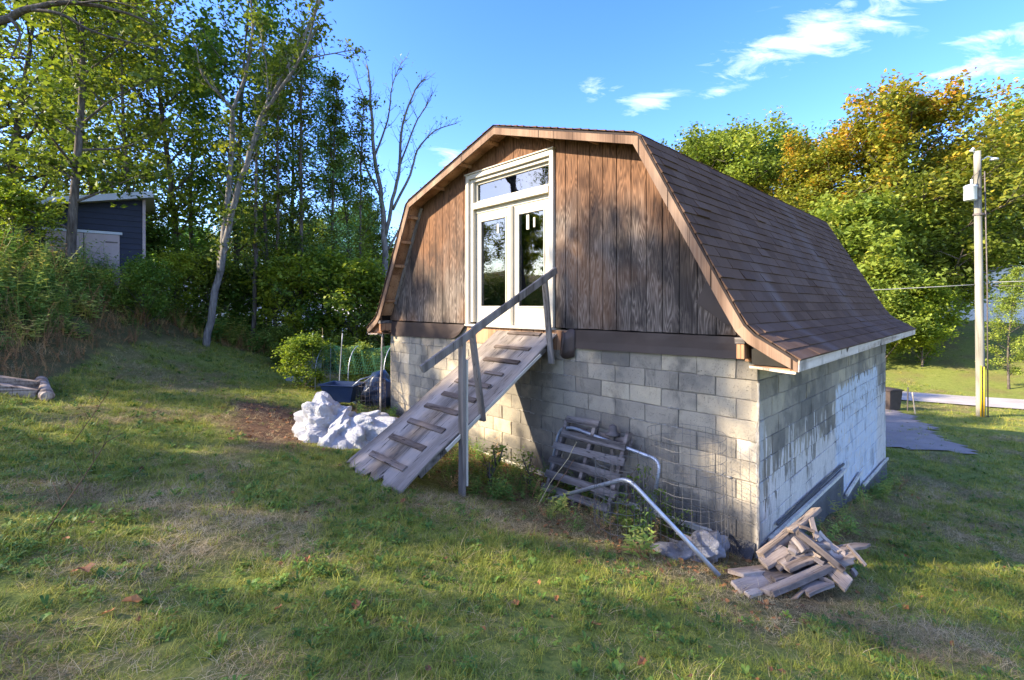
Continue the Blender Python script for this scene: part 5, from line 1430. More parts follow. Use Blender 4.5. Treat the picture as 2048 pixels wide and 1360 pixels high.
SPEC = {}
def spec(key, seed, H, r0, cb, spread, per, sig, size, skip=0, up=.35, mat=M_leaf_mid, bark=M_bark, **k):
    m, tips = grow(seed, H, r0, cb, spread, **k)
    V, F, T = tip_leaves(tips, per, sig, size, np.random.default_rng(seed), skip, up)
    SPEC[key] = (m.mesh(key + "_trunk", bark, True), np_mesh(key + "_crown", V, F, mat, [("tint", 'FACE', T)]), H)
spec("slender", 3, 12, .11, .12, 2.3, 23, .21, .145, .12, nl=26, subs=5, twigs=4, shape='tall', rise=.55, wob=.5)
spec("loose", 5, 13, .12, .22, 2.6, 18, .24, .145, .18, nl=22, subs=5, twigs=4, shape='tall', rise=.7, wob=.6)
spec("broad", 8, 10, .16, .10, 3.6, 17, .25, .15, .12, nl=30, subs=5, twigs=4, shape='round', rise=.35, wob=.35)
spec("feather", 12, 12, .10, .08, 2.2, 22, .17, .085, .02, .1, M_needle, nl=34, subs=5, twigs=3, shape='cone', rise=.15, wob=.3)
spec("maple", 21, 18, .38, .10, 7.6, 34, .50, .34, .0, .5, M_leaf_aut, nl=40, subs=7, twigs=4, shape='round', rise=.42, wob=.5)
spec("round", 25, 16, .32, .14, 6.0, 34, .46, .30, .0, .5, M_leaf_olive, nl=34, subs=6, twigs=4, shape='round', rise=.45, wob=.4)
spec("bush", 31, 3.2, .05, .02, 2.0, 22, .17, .135, .0, .5, nl=20, subs=4, twigs=4, shape='round', rise=.7, wob=.2)
spec("thicket", 37, 7.0, .10, .03, 3.6, 30, .34, .24, .0, .5, M_leaf_olive, nl=26, subs=5, twigs=4, shape='round', rise=.5, wob=.3)

spec("sprig", 41, 1.0, .012, .02, .55, 4, .05, .075, .1, .4, nl=9, subs=3, twigs=2, shape="round", rise=.9, wob=.12)

def plant(key, name, cat, label, x, y, s=1.0, rz_=None, leafm=None, bark=None, group=None, sink=.05, sz=None, crown='crown'):
    tm, cm, H = SPEC[key]; z = g1(x, y) - sink
    e = empty(name, label, cat, (x, y, z), R.uniform(0, 6.28) if rz_ is None else rz_, group); e.scale = (s, s, sz or s)
    for nm, me_, mt in (("trunk" if cat == "tree" else "stem", tm, bark), (crown, cm, leafm)):
        o = link_mesh(nm, me_, e)
        if mt: o.material_slots[0].link = 'OBJECT'; o.material_slots[0].material = mt
    return e
def px2(px, Y): return (px - 1024) / 942 * Y
WOOD = "trees of the left woodland"
LEFT = [
 ("broad", 20, 16.2, 1.25, M_leaf_lime, "broad yellow-green tree at the far left edge behind the navy shed"),
 ("slender", 140, 11.6, 1.0, M_leaf_mid, "slim tree with dark trunk standing before the beige shed doors"),
 ("broad", -60, 15.5, 1.35, M_leaf_mid, "big green tree behind the left end of the navy shed"),
 ("loose", 190, 19.5, 1.05, M_leaf_lime, "sunlit yellowish tree behind the navy shed roof"),
 ("slender", 265, 15.0, .92, M_leaf_mid, "bright green tree just right of the navy shed"),
 ("loose", 350, 16.5, 1.12, M_leaf_lime, "tall thin yellow-topped tree left of the leaning grey trunk"),
 ("slender", 395, 19.0, 1.10, M_leaf_bush, "green tree directly behind the leaning grey trunk"),
 ("loose", 470, 17.5, 1.15, M_leaf_bush, "tall open tree just right of the leaning grey trunk"),
 ("feather", 540, 17.0, .96, M_leaf_bush, "feathery dark tree in the middle of the left woodland"),
 ("loose", 585, 18.5, 1.02, M_leaf_mid, "tall green and gold tree right of the feathery dark tree"),
 ("feather", 655, 18.0, .95, M_needle, "feathery blue-green tree left of the bare tree"),
 ("slender", 700, 19.5, .80, M_leaf_lime, "small-leaved yellow tipped tree beside the bare tree"),
 ("slender", 745, 20.5, .60, M_leaf_mid, "low dark tree at the foot of the bare tree"),
 ("broad", 820, 24.0, .62, M_leaf_dark, "low rounded tree whose top just shows left of the barn roof"),
 ("broad", 880, 27.0, .80, M_leaf_mid, "round tree tip peeping over the left roof slope of the barn"),
 ("feather", 100, 21.5, 1.05, M_leaf_dark, "dark pointed tree behind the middle of the shed"),
]
for key, px_t, Y, s, mt, lab in LEFT:
    plant(key, "woodland_tree", "tree", lab, px2(px_t, Y), Y, s, None, mt, None, WOOD)
# unseen trees at left: shade dapples yard and barn, thickets added for door reflections
for key, x, y, s, mt, lab in (("loose", -18.5, -1.4, .92, M_leaf_mid, "open tree outside the picture on the left, nearest the garden bed"),
                              ("slender", -21.0, 5.4, .9, M_leaf_mid, "slim tree outside the picture on the left, between the open tree and the shed"),
                              ("thicket", -31.0, 3.0, .72, M_leaf_mid, "bushy tree outside the picture far up the left slope"),
                              ("thicket", -31.0, 7.5, .76, M_leaf_lime, "pale bushy tree outside the picture far up the left slope"),
                              ("thicket", -31.5, 12.0, .74, M_leaf_mid, "bushy tree outside the picture far left beyond the shed"),
                              ("thicket", -33.0, 16.5, .8, M_leaf_mid, "bushy tree outside the picture beyond the other slope trees"),
                              ("thicket", -31.5, -1.5, .74, M_leaf_dark, "dark bushy tree outside the picture on the left slope behind the camera")):
    plant(key, "yard_tree", "tree", lab, x, y, s, None, mt, None, WOOD)
plant("thicket", "yard_tree", "tree", "narrow dense tree outside the picture on the left whose shade falls on the block wall", -16.5, 2.0, .50, 1.0, M_leaf_mid, None, WOOD, sz=1.42)
# right side
HILL = "trees on the slope beyond the lane"
RIGHT = [
 ("maple", 1810, 35.0, .90, M_leaf_aut, "largest autumn maple with orange top right of the barn roof"),
 ("maple", 1655, 37.0, .78, M_leaf_aut, "orange topped smaller maple adjoining the largest one on its left"),
 ("round", 1475, 44.0, 1.10, M_leaf_olive, "dark green round tree standing behind the barn roof"),
 ("round", 1385, 46.0, 1.06, M_leaf_mid, "green tree furthest left behind the barn roof"),
 ("round", 1560, 47.0, 1.06, M_leaf_dark, "darker green tree between the round tree and the orange maple"),
 ("round", 1925, 48.0, .95, M_leaf_mid, "green tree behind the top of the utility pole"),
 ("maple", 2090, 47.0, 1.0, M_leaf_olive, "olive tree at the right picture edge beside the transformer pole"),
 ("thicket", 1700, 31.0, 1.35, M_leaf_olive, "sunny thicket above the barn eave"),
 ("thicket", 1800, 33.0, 1.30, M_leaf_olive, "dense sunny thicket under the big maple"),
 ("thicket", 1620, 34.0, 1.25, M_leaf_aut, "orange tinted thicket behind the barn roof slope"),
 ("thicket", 1862, 34.0, 1.2, M_leaf_olive, "olive thicket left of the utility pole at mid height"),
 ("thicket", 1770, 28.5, .85, M_leaf_olive, "low bright bush mass behind the far barn corner"),
 ("thicket", 1845, 28.0, .66, M_leaf_lime, "bright yellow-green bush at the edge of the lane"),
 ("round", 2000, 52.0, .98, M_leaf_olive, "olive tree above the roof of the white house"),
 ("round", 1860, 46.0, .85, M_leaf_mid, "green tree on the skyline behind the maple"),
 ("maple", 2180, 45.0, .95, M_leaf_olive, "tall tree just beyond the right picture edge"),
 ("slender", 2018, 23.4, .52, M_leaf_olive, "young leafy tree beyond the lane at the right picture edge"),
 ("thicket", 1560, 40.0, 1.2, M_leaf_mid, "green thicket hidden low behind the barn"),
]
for key, px_t, Y, s, mt, lab in RIGHT:
    plant(key, "hillside_tree", "tree", lab, px2(px_t, Y), Y, s, None, mt, None, HILL)
# far ring of woods so that no bare horizon is left
for i in range(30):
    a = radians(-75 + 150 * (i + R.random() * .5) / 30); d = R.uniform(62, 85); x, y = d * sin(a), d * cos(a)
    key = ("round", "maple")[i % 2]
    e = plant(key, "distant_tree", "tree", "distant tree of the far wooded ridge, hidden behind nearer trees", x, y, R.uniform(.55, .8), None, (M_leaf_mid, M_leaf_olive, M_leaf_dark)[i % 3], None, "distant trees of the wooded ridge")

# understory bushes of the left wood, some given lime leaves in place of light
BUSH = [(292, 12.2, .50, M_leaf_bush, "leafy bush hiding the foot of the right shed corner"), (300, 14.8, 0.76, M_leaf_bush, "low green bush at the wood edge right of the shed"), (355, 14.2, 0.61, M_leaf_lime, "yellowish bush before the leaning trunk, on its left"),
 (410, 15.0, 0.76, M_leaf_mid, "dark bush round the foot of the leaning grey trunk"), (470, 16.0, 0.80, M_leaf_bush, "green bush right of the leaning trunk's foot"),
 (530, 16.6, 0.84, M_leaf_bush, "dark bush at the back of the lawn, middle of the wood edge"), (590, 16.0, 0.95, M_leaf_lime, "big leafy bush above the yellowish shrub"),
 (650, 16.8, 0.99, M_leaf_bush, "leafy bush behind the grey metal sheet"), (710, 16.2, 1.03, M_leaf_lime, "tall leafy bush behind the net tunnel"),
 (765, 16.8, 0.84, M_leaf_mid, "dark bush under the left eave of the barn"), (225, 14.6, 0.68, M_leaf_lime, "sunlit bush by the right shed wall"),
 (830, 18.5, 0.91, M_leaf_mid, "bush hidden behind the left barn wall"), (20, 11.2, 0.53, M_leaf_lime, "yellow-green bush at the left picture edge on the bank"),
 (560, 13.6, 0.32, M_leaf_mid, "small dark bush at the right end of the lawn edge")]
for px_t, Y, s, mt, lab in BUSH:
    plant("bush", "bush", "bush", lab, px2(px_t, Y), Y, s, None, mt, None, "bushes along the wood edge", crown='foliage')
plant("bush", "yellowish_shrub", "shrub", "round yellowish-green shrub at the lawn's end before the garden stakes", -4.95, 11.3, .44, 1.0, M_leaf_lime, crown='foliage', sz=.36)
plant("bush", "garden_plants", "plants", "dark green garden plants growing under the net tunnel", -3.75, 11.65, .40, .3, M_leaf_olive, crown='foliage', sz=.34)
plant("sprig", "weedy_plant", "plant", "small weedy green plant under the ramp by its post", *loc2w(2.75, 1.0), .75, .3, M_leaf_olive, crown='foliage', sz=.65)
plant("sprig", "weedy_plant", "plant", "straggly plant with yellowing leaves growing inside the short wire roll", *loc2w(.92, .62), .55, 2.3, M_leaf_lime, crown='foliage', sz=.75)
plant("sprig", "weedy_plant", "plant", "low weeds at the foot of the pallet's left side", *loc2w(2.5, .62), .6, 2.9, M_leaf_olive, crown='foliage', sz=.5)
plant("sprig", "weedy_plant", "plant", "low weeds between the wire rolls and the block wall", *loc2w(.75, .30), .5, 4.1, M_leaf_lime, crown='foliage', sz=.55)

# --- trees drawn limb by limb
def screen_pts(pts, Y0): return [Vector(((x - 1024) / 942 * Y, Y, (611 - y) / 942 * Y)) for x, y, Y in [(p[0], p[1], p[2] if len(p) > 2 else Y0) for p in pts]]
def limb_tree(name, label, limbs, bark, leafm, seed, per, size, twig_r, leafy, group=None, cat="tree", sub=1.0, leaf_from=0.0):
    rr = random.Random(seed); m = MB(); tips = []; base = None
    for pts, r0, r1 in limbs:
        # subdivide smoothly
        fine = []
        for i in range(len(pts) - 1):
            a = pts[max(i - 1, 0)]; b_ = pts[i]; c = pts[i + 1]; d = pts[min(i + 2, len(pts) - 1)]
            for k in range(4):
                t = k / 4; fine.append(.5 * ((2 * b_) + (c - a) * t + (2 * a - 5 * b_ + 4 * c - d) * t * t + (3 * b_ - a - 3 * c + d) * t ** 3))
        fine.append(pts[-1]); n = len(fine)
        if base is None: base = Vector((pts[0].x, pts[0].y, pts[0].z))
        fine = [p + Vector((rr.uniform(-1, 1), rr.uniform(-1, 1), 0)) * r0 * .25 for p in fine]
        m.tube([p - base for p in fine], [r0 + (r1 - r0) * i / (n - 1) for i in range(n)], 8 if r0 > .06 else 5)
        L = sum((fine[i + 1] - fine[i]).length for i in range(n - 1)); ns = int(L * 2.6 * sub)
        for j in range(ns):
            f = .25 + .75 * (j + rr.random()) / max(ns, 1)
            if f < leaf_from: continue
            i = min(int(f * (n - 1)), n - 2); p = fine[i]; dr = (fine[i + 1] - fine[i]).normalized()
            if r0 > .1 and f < .45: continue
            sd = (dr * .8 + Vector((rr.uniform(-1, 1), rr.uniform(-1, 1), rr.uniform(-.3, .8)))).normalized(); sl_ = rr.uniform(.35, 1.1) * (1.1 - .5 * f)
            e1 = p + sd * sl_ * .5; e2 = e1 + (sd + Vector((0, 0, .35))).normalized() * sl_ * .5
            m.tube([p - base, e1 - base, e2 - base], [twig_r * 1.6, twig_r, .004], 4, cap=False)
            for w in range(3):
                tp = p.lerp(e2, .35 + .65 * rr.random()); te = tp + (sd * .7 + Vector((rr.uniform(-1, 1), rr.uniform(-1, 1), rr.uniform(-.2, .8)))).normalized() * sl_ * rr.uniform(.25, .5)
                m.tube([tp - base, te - base], [twig_r * .5, .003], 3, cap=False); tips.append((tp - base, te - base))
    e = empty(name, label, cat, base, 0, group); m.build("trunk" if cat == "tree" else "wood", bark, e, True)
    if leafy > 0:
        V, F, T = tip_leaves(tips, per, .14, size, np.random.default_rng(seed), 1 - leafy); link_mesh("crown" if cat == "tree" else "leaves", np_mesh(name + "_crown", V, F, leafm, [("tint", 'FACE', T)]), e)
    return e
S = screen_pts
Yt = 13.2
limb_tree("leaning_tree", "leaning pale grey trunk forking high at the left wood edge", [
  (S([(412, 700), (424, 620), (440, 540), (462, 430), (492, 330), (520, 240), (560, 165), (600, 90), (650, -20)], Yt), .10, .04),
  (S([(440, 545, Yt), (452, 430, Yt + .5), (463, 320, Yt + .7), (466, 215, Yt + .6)], Yt), .085, .065),
  (S([(466, 218, Yt + .6), (490, 150, Yt + .8), (505, 60, Yt + .9), (500, -40, Yt + 1)], Yt), .055, .02),
  (S([(466, 218, Yt + .6), (435, 185, Yt + .3), (405, 150, Yt), (392, 90, Yt - .2)], Yt), .045, .015),
  (S([(530, 225, Yt), (580, 150, Yt - .5), (615, 85, Yt - .8), (640, -30, Yt - 1)], Yt), .05, .02),
  (S([(545, 190, Yt), (590, 130, Yt + .5), (650, 110, Yt + .8), (720, 98, Yt + 1)], Yt), .035, .01),
  (S([(500, 305, Yt), (530, 230, Yt + .4), (535, 150, Yt + .5), (520, 60, Yt + .4)], Yt), .04, .012)],
  M_bark_l, M_leaf_mid, 4, 16, .13, .010, .62, WOOD, sub=1.1)
Yd = 18.5
limb_tree("bare_tree", "nearly leafless pale tree with upswept branches left of the barn", [
  (S([(772, 660), (772, 560), (768, 470), (764, 400), (748, 300), (742, 200), (735, 130)], Yd), .15, .03),
  (S([(772, 470), (785, 400), (800, 330), (805, 250), (830, 180), (848, 160)], Yd), .085, .02),
  (S([(785, 420), (820, 350), (835, 300), (870, 262), (915, 246)], Yd), .06, .012),
  (S([(764, 400), (735, 340), (715, 280), (690, 225)], Yd), .055, .012),
  (S([(750, 310), (775, 240), (785, 170), (805, 120)], Yd), .045, .01),
  (S([(800, 330), (830, 250), (850, 215), (862, 190)], Yd), .04, .01),
  (S([(775, 500), (810, 440), (840, 400), (870, 380)], Yd), .05, .012),
  (S([(742, 220), (722, 180), (712, 140)], Yd), .03, .008)],
  M_bark_l, M_leaf_lime, 9, 7, .10, .009, .12, WOOD, sub=1.5)
limb_tree("overhanging_branch_tree", "tree off the left edge whose bare branch sweeps across the top left corner", [
  ([Vector((-10.6, 7.2, -1.0)), Vector((-10.5, 7.3, 2)), Vector((-10.2, 7.5, 4.5)), Vector((-9.6, 7.8, 6.3)), Vector((-8.8, 8.2, 8))], .16, .07),
  (S([(-160, 70, 7.6), (0, 42, 8), (60, 18, 8), (150, 6, 8.1), (250, 25, 8.3), (305, 50, 8.4)], 8), .075, .012),
  (S([(60, 20, 8), (120, 28, 8), (180, 60, 8.2), (250, 82, 8.3), (330, 100, 8.5)], 8), .035, .006),
  (S([(150, 8, 8.1), (200, 2, 8.1), (260, 12, 8.2), (300, 40, 8.3)], 8), .02, .006),
  (S([(20, 36, 8), (40, 70, 8), (20, 120, 7.9)], 8), .03, .008)],
  M_bark, M_leaf_lime, 14, 7, .07, .005, .35, WOOD, sub=1.2)
# slender extra trunks between the trees
for i, (x0, x1, y1, Y, r) in enumerate(((505, 512, 330, 15.2, .075), (548, 556, 240, 16.0, .07), (598, 602, 200, 16.5, .085), (655, 668, 300, 17.3, .05), (712, 722, 330, 17.6, .055))):
    labs = ["dark upright trunk just right of the leaning pale trunk", "second dark upright trunk right of the leaning pale trunk", "thick upright trunk in the middle of the left woodland", "thin upright trunk halfway between the middle trunk and the bare tree", "thin greenish trunk just left of the bare tree"]
    zb = g1(px2(x0, Y), Y); yb = 611 - zb / Y * 942
    limb_tree("thin_tree", labs[i], [(S([(x0, yb + 10), ((x0 + x1) / 2 + 3, (yb + y1) / 2), (x1, y1), (x1 + 6, y1 - 130)], Y), r, .02)], M_bark, M_leaf_mid, 40 + i, 22, .12, .008, .8, WOOD, sub=1.6)

# ------------------------------------------------------------------ ground cover, scattered as instances on points
src = bpy.data.collections.new("ground_cover_sources")
def m_blade(name, stops, trans=.35):
    t = NT(name)
    r = t.n.new("ShaderNodeObjectInfo").outputs["Random"]; nb = t.noise(t.pos(), 1.1, 3, .55)
    a = t.attr("tone")
    f = t.math('ADD', t.math('ADD', t.math('MULTIPLY', r, .38), t.math('MULTIPLY', a, .32)), t.math('MULTIPLY', t.math('SUBTRACT', nb, .35), .95))
    col = t.ramp(f, stops); d = t.bsdf(col, .55, 0, None, .25)
    tr = t.n.new("ShaderNodeBsdfTranslucent"); t.l.new(col, tr.inputs[0]); mx = t.n.new("ShaderNodeMixShader"); mx.inputs[0].default_value = trans
    t.l.new(d, mx.inputs[1]); t.l.new(tr.outputs[0], mx.inputs[2]); return t.done(mx.outputs[0])
M_blade = m_blade("grass_blade", [(0, (0.0798, 0.114, 0.0206)), (.3, (0.16, 0.214, 0.0296)), (.55, (0.293, 0.321, 0.048)), (.8, (0.497, 0.429, 0.0856)), (1, (0.745, 0.551, 0.148))])
M_dryb = m_blade("dry_grass_blade", [(0, (0.142, 0.0921, 0.0426)), (.4, (0.354, 0.255, 0.121)), (.7, (0.595, 0.468, 0.242)), (1, (0.822, 0.665, 0.382))])
M_clover = m_blade("broad_lawn_leaf", [(0, (0.0344, 0.0757, 0.0161)), (.4, (0.0774, 0.158, 0.0269)), (.7, (0.172, 0.275, 0.0404)), (1, (0.378, 0.413, 0.0673))])
M_litter = m_blade("fallen_leaf", [(0, (0.0437, 0.0245, 0.014)), (.35, (0.122, 0.0569, 0.0262)), (.6, (0.262, 0.114, 0.0393)), (.85, (0.42, 0.175, 0.0525)), (1, (0.438, 0.289, 0.0875))], .15)
M_weed = m_blade("bank_weed", [(0, (0.058, 0.116, 0.029)), (.3, (0.13, 0.246, 0.0464)), (.55, (0.29, 0.391, 0.0725)), (.8, (0.637, 0.551, 0.116)), (1, (1.04, 0.754, 0.203))])
M_weedb = m_blade("brown_weed", [(0, (0.14, 0.0703, 0.0338)), (.4, (0.365, 0.198, 0.0844)), (.75, (0.731, 0.435, 0.169)), (1, (1.12, 0.76, 0.338))])

def tuft(name, mat, nb, h, w, spread, lay, seed, segs=3):
    rr = random.Random(seed); m = MB()
    for i in range(nb):
        a = rr.uniform(0, 6.28); r = spread * sqrt(rr.random()); x, y = r * cos(a), r * sin(a); b = rr.uniform(0, 6.28); hh = h * rr.uniform(.45, 1.1); ly = lay * rr.uniform(.4, 1.5)
        dx_, dy_ = cos(b), sin(b); ww = w * rr.uniform(.6, 1.3); vs = []
        for k in range(segs + 1):
            f = k / segs; cx = x + dx_ * hh * ly * f ** 1.6; cy = y + dy_ * hh * ly * f ** 1.6; cz = hh * (f - .38 * ly * f * f) - .006
            q = ww * (1 - f * .9) * (.75 if k == 0 else 1); vs += [(cx - dy_ * q / 2, cy + dx_ * q / 2, cz), (cx + dy_ * q / 2, cy - dx_ * q / 2, cz)]
        m.add(vs, [(2 * k, 2 * k + 1, 2 * k + 3, 2 * k + 2) for k in range(segs)], rr.random())
    o = bpy.data.objects.new(name, m.mesh(name, mat)); src.objects.link(o); return o
def rosette(name, mat, nl_, r, h, wd, seed):
    rr = random.Random(seed); m = MB()
    for i in range(nl_):
        a = i * 2.4 + rr.uniform(-.4, .4); L = r * rr.uniform(.55, 1.15); lift = h * rr.uniform(.3, 1.2); vs = []; prof = [.25, .85, 1.0, .75, .1]
        for k in range(5):
            f = k / 4; rad = L * f + .006; z = lift * sin(f * 2.1) + .004; q = wd * prof[k] * rr.uniform(.85, 1.1) / 2
            vs += [(rad * cos(a) - q * sin(a), rad * sin(a) + q * cos(a), z), (rad * cos(a) + q * sin(a), rad * sin(a) - q * cos(a), z)]
        m.add(vs, [(2 * k, 2 * k + 1, 2 * k + 3, 2 * k + 2) for k in range(4)], rr.random())
    o = bpy.data.objects.new(name, m.mesh(name, mat)); src.objects.link(o); return o
def clover(name, mat, n_, seed):
    rr = random.Random(seed); m = MB()
    for i in range(n_):
        a = rr.uniform(0, 6.28); r = .05 * sqrt(rr.random()); x, y = r * cos(a), r * sin(a); z = rr.uniform(.018, .05)
        m.add([(x * .7 - .0008, y * .7, 0), (x * .7 + .0008, y * .7, 0), (x, y, z)], [(0, 1, 2)], .5); t0 = rr.random()
        for k in range(3):
            b = a + k * 2.09 + rr.uniform(-.2, .2); s = rr.uniform(.008, .015)
            m.add([(x, y, z), (x + s * cos(b - .6), y + s * sin(b - .6), z + rr.uniform(-.002, .006)), (x + 1.35 * s * cos(b), y + 1.35 * s * sin(b), z + .001), (x + s * cos(b + .6), y + s * sin(b + .6), z + rr.uniform(-.002, .006))], [(0, 1, 2, 3)], t0)
    o = bpy.data.objects.new(name, m.mesh(name, mat)); src.objects.link(o); return o
def fallen(name, mat, s, seed):
    rr = random.Random(seed); m = MB(); n = 9; vs = [(0, 0, .012)]
    for k in range(n):
        a = 2 * pi * k / n; r = s * (1 if k % 2 == 0 else .78) * rr.uniform(.7, 1.2); vs.append((r * cos(a), r * sin(a) * .75, .008 + abs(sin(a * 1.5 + seed)) * s * .45))
    m.add(vs, [(0, 1 + k, 1 + (k + 1) % n) for k in range(n)], rr.random()); o = bpy.data.objects.new(name, m.mesh(name, mat)); src.objects.link(o); return o
def weed(name, mat, h, nl_, ls, seed, stems=4, lean=.25):
    rr = random.Random(seed); m = MB()
    for s_ in range(stems):
        a = rr.uniform(0, 6.28); x, y = .08 * cos(a), .08 * sin(a); hh = h * rr.uniform(.6, 1.1); lx, ly = lean * hh * cos(a), lean * hh * sin(a)
        pts = [(x + lx * f * f, y + ly * f * f, hh * f) for f in (0, .35, .7, 1)]; m.tube(pts, [.005, .004, .003, .0015], 3, .3, cap=False)
        for k in range(nl_):
            f = .12 + .88 * (k + rr.random()) / nl_; px_, py_, pz_ = x + lx * f * f, y + ly * f * f, hh * f; b = k * 2.4 + rr.uniform(-.4, .4); L = ls * rr.uniform(.6, 1.3) * (1.15 - .6 * f); q = L * .17; dz = rr.uniform(-.25, .45) * L
            c, s2 = cos(b), sin(b)
            m.add([(px_, py_, pz_), (px_ + c * L * .5 - s2 * q, py_ + s2 * L * .5 + c * q, pz_ + dz * .8), (px_ + c * L, py_ + s2 * L, pz_ + dz * .7), (px_ + c * L * .5 + s2 * q, py_ + s2 * L * .5 - c * q, pz_ + dz * .8)], [(0, 1, 2, 3)], rr.random())
    o = bpy.data.objects.new(name, m.mesh(name, mat)); src.objects.link(o); return o
# names carry an order prefix so that the instance index is stable
SRC = []
def reg(o): o.name = "%02d_%s" % (len(SRC), o.name); SRC.append(o); return len(SRC) - 1
i_g = [reg(tuft("grass_tuft", M_blade, 15, .062, .0042, .035, .75, 1)), reg(tuft("grass_tuft", M_blade, 12, .085, .0045, .035, .9, 2)), reg(tuft("grass_tuft", M_blade, 17, .045, .0038, .045, .8, 3)), reg(tuft("grass_tuft", M_blade, 10, .10, .0065, .03, .7, 4))]
i_d = [reg(tuft("dry_tuft", M_dryb, 14, .055, .0032, .05, 1.6, 5)), reg(tuft("dry_tuft", M_dryb, 11, .07, .003, .06, 2.0, 6))]
i_c = [reg(rosette("lawn_weed", M_clover, 6, .055, .03, .022, 7)), reg(clover("clover", M_clover, 12, 8)), reg(rosette("lawn_weed", M_clover, 7, .045, .045, .014, 9))]
i_l = [reg(fallen("leaf", M_litter, .022, 10)), reg(fallen("leaf", M_litter, .032, 11)), reg(fallen("leaf", M_litter, .018, 12))]
i_w = [reg(weed("weed", M_weed, .75, 14, .14, 13)), reg(weed("weed", M_weed, .55, 12, .18, 14, 5)), reg(weed("weed", M_weed, 1.0, 18, .12, 15, 3)), reg(tuft("tall_grass", M_weed, 26, .55, .009, .12, .8, 16, 4))]
i_b = [reg(tuft("dead_grass", M_weedb, 26, .38, .006, .14, 1.3, 17, 4)), reg(weed("dead_weed", M_weedb, .6, 8, .08, 18, 5, .35)), reg(tuft("dead_grass", M_dryb, 20, .28, .005, .12, 1.5, 19, 4))]
i_u = [reg(weed("undergrowth", M_weed, .9, 16, .22, 20, 6, .35))]

def scatter(name, label, P, idx_, scl, tilt=.15):
    n = len(P); me = bpy.data.meshes.new(name + "_points"); me.vertices.add(n); me.vertices.foreach_set("co", np.asarray(P, np.float32).ravel())
    rot = np.stack([NR.normal(0, tilt, n), NR.normal(0, tilt, n), NR.uniform(0, 6.283, n)], -1).astype(np.float32)
    a = me.attributes.new("rot", 'FLOAT_VECTOR', 'POINT'); a.data.foreach_set("vector", rot.ravel())
    a = me.attributes.new("scl", 'FLOAT', 'POINT'); a.data.foreach_set("value", np.asarray(scl, np.float32))
    a = me.attributes.new("idx", 'INT', 'POINT'); a.data.foreach_set("value", np.asarray(idx_, np.int32))
    ob = link_mesh(name, me); mark(ob, label, kind="stuff")
    ng = bpy.data.node_groups.new(name + "_scatter", 'GeometryNodeTree')
    ng.interface.new_socket("Geometry", in_out='INPUT', socket_type='NodeSocketGeometry'); ng.interface.new_socket("Geometry", in_out='OUTPUT', socket_type='NodeSocketGeometry')
    N, L = ng.nodes, ng.links; gi = N.new("NodeGroupInput"); go = N.new("NodeGroupOutput"); ip = N.new("GeometryNodeInstanceOnPoints"); ci = N.new("GeometryNodeCollectionInfo")
    ci.inputs["Collection"].default_value = src; ci.inputs["Separate Children"].default_value = True; ci.inputs["Reset Children"].default_value = True
    def na(nm, dt): q = N.new("GeometryNodeInputNamedAttribute"); q.data_type = dt; q.inputs["Name"].default_value = nm; return q.outputs["Attribute"]
    er = N.new("FunctionNodeEulerToRotation"); L.new(na("rot", 'FLOAT_VECTOR'), er.inputs[0])
    mp_ = N.new("GeometryNodeMeshToPoints"); mp_.inputs["Radius"].default_value = .01
    L.new(gi.outputs[0], mp_.inputs[0]); L.new(mp_.outputs[0], ip.inputs["Points"])
    L.new(ci.outputs[0], ip.inputs["Instance"]); ip.inputs["Pick Instance"].default_value = True
    L.new(na("idx", 'INT'), ip.inputs["Instance Index"]); L.new(er.outputs[0], ip.inputs["Rotation"]); L.new(na("scl", 'FLOAT'), ip.inputs["Scale"]); L.new(ip.outputs[0], go.inputs[0])
    md = ob.modifiers.new("scatter", 'NODES'); md.node_group = ng; return ob

def samples(dens, zones):
    """random points, `dens` per square metre in each (x0,x1,y0,y1)"""
    out = []
    for (x0, x1, y0, y1, d) in zones:
        n = int((x1 - x0) * (y1 - y0) * d * dens); out.append(np.stack([NR.uniform(x0, x1, n), NR.uniform(y0, y1, n)], -1))
    P = np.concatenate(out); return P[:, 0], P[:, 1]
# lawn
X, Y = samples(1.0, [(-6, 7, .9, 5, 1150), (-10, 11, 5, 9, 460), (-6, -4, .0, .9, 100), (-14, 15, 9, 15, 150), (-16, 22, 15, 26, 42), (-9, -6, .5, 5, 160), (7, 10, .5, 5, 160), (10, 42, 26, 44, 7)])
view = (np.abs(X) < 1.25 * Y + 1.6); X, Y = X[view], Y[view]
mh, mr, mdv, mb, mdt, mdry, mp = masks(X, Y)
d = np.hypot(X, Y)
r1 = NR.random(len(X)); clump = fbm(X, Y, 3.1, 21)
t_, o_ = w2loc(X, Y)
keep = ~(mh | mr | (mdv & (r1 > .10))) & ~mb & (r1 > mdt * .97) & (r1 > mdry * .93) & ~((np.abs(t_ - 3.15) < .55) & (o_ > 0) & (o_ < 2.3) & (r1 < .8))
keep &= ~((np.abs(X + 2.7) < .9) & (np.abs(Y - 6.95) < .5))
keep &= NR.random(len(X)) < np.clip(.45 + 1.3 * (clump - .3), .25, 1)
X, Y, d, mp, mdry, clump = X[keep], Y[keep], d[keep], mp[keep], mdry[keep], clump[keep]
u = NR.random(len(X)); dryp = np.clip(-0 + .14 + .70 * mp + .35 * mdry, 0, .85)
kind = np.where(u < dryp, 1, 0); v = NR.random(len(X)); cl = (fbm(X, Y, 2.2, 33) > .5)
kind = np.where((kind == 0) & (v < np.where(cl, .17, .05)), 2, kind)
pick = NR.random(len(X)); idx_ = np.zeros(len(X), int)
gsel = np.array([i_g[0], i_g[1], i_g[2], i_g[0], i_g[2], i_g[3]])[(pick * 6).astype(int).clip(0, 5)]
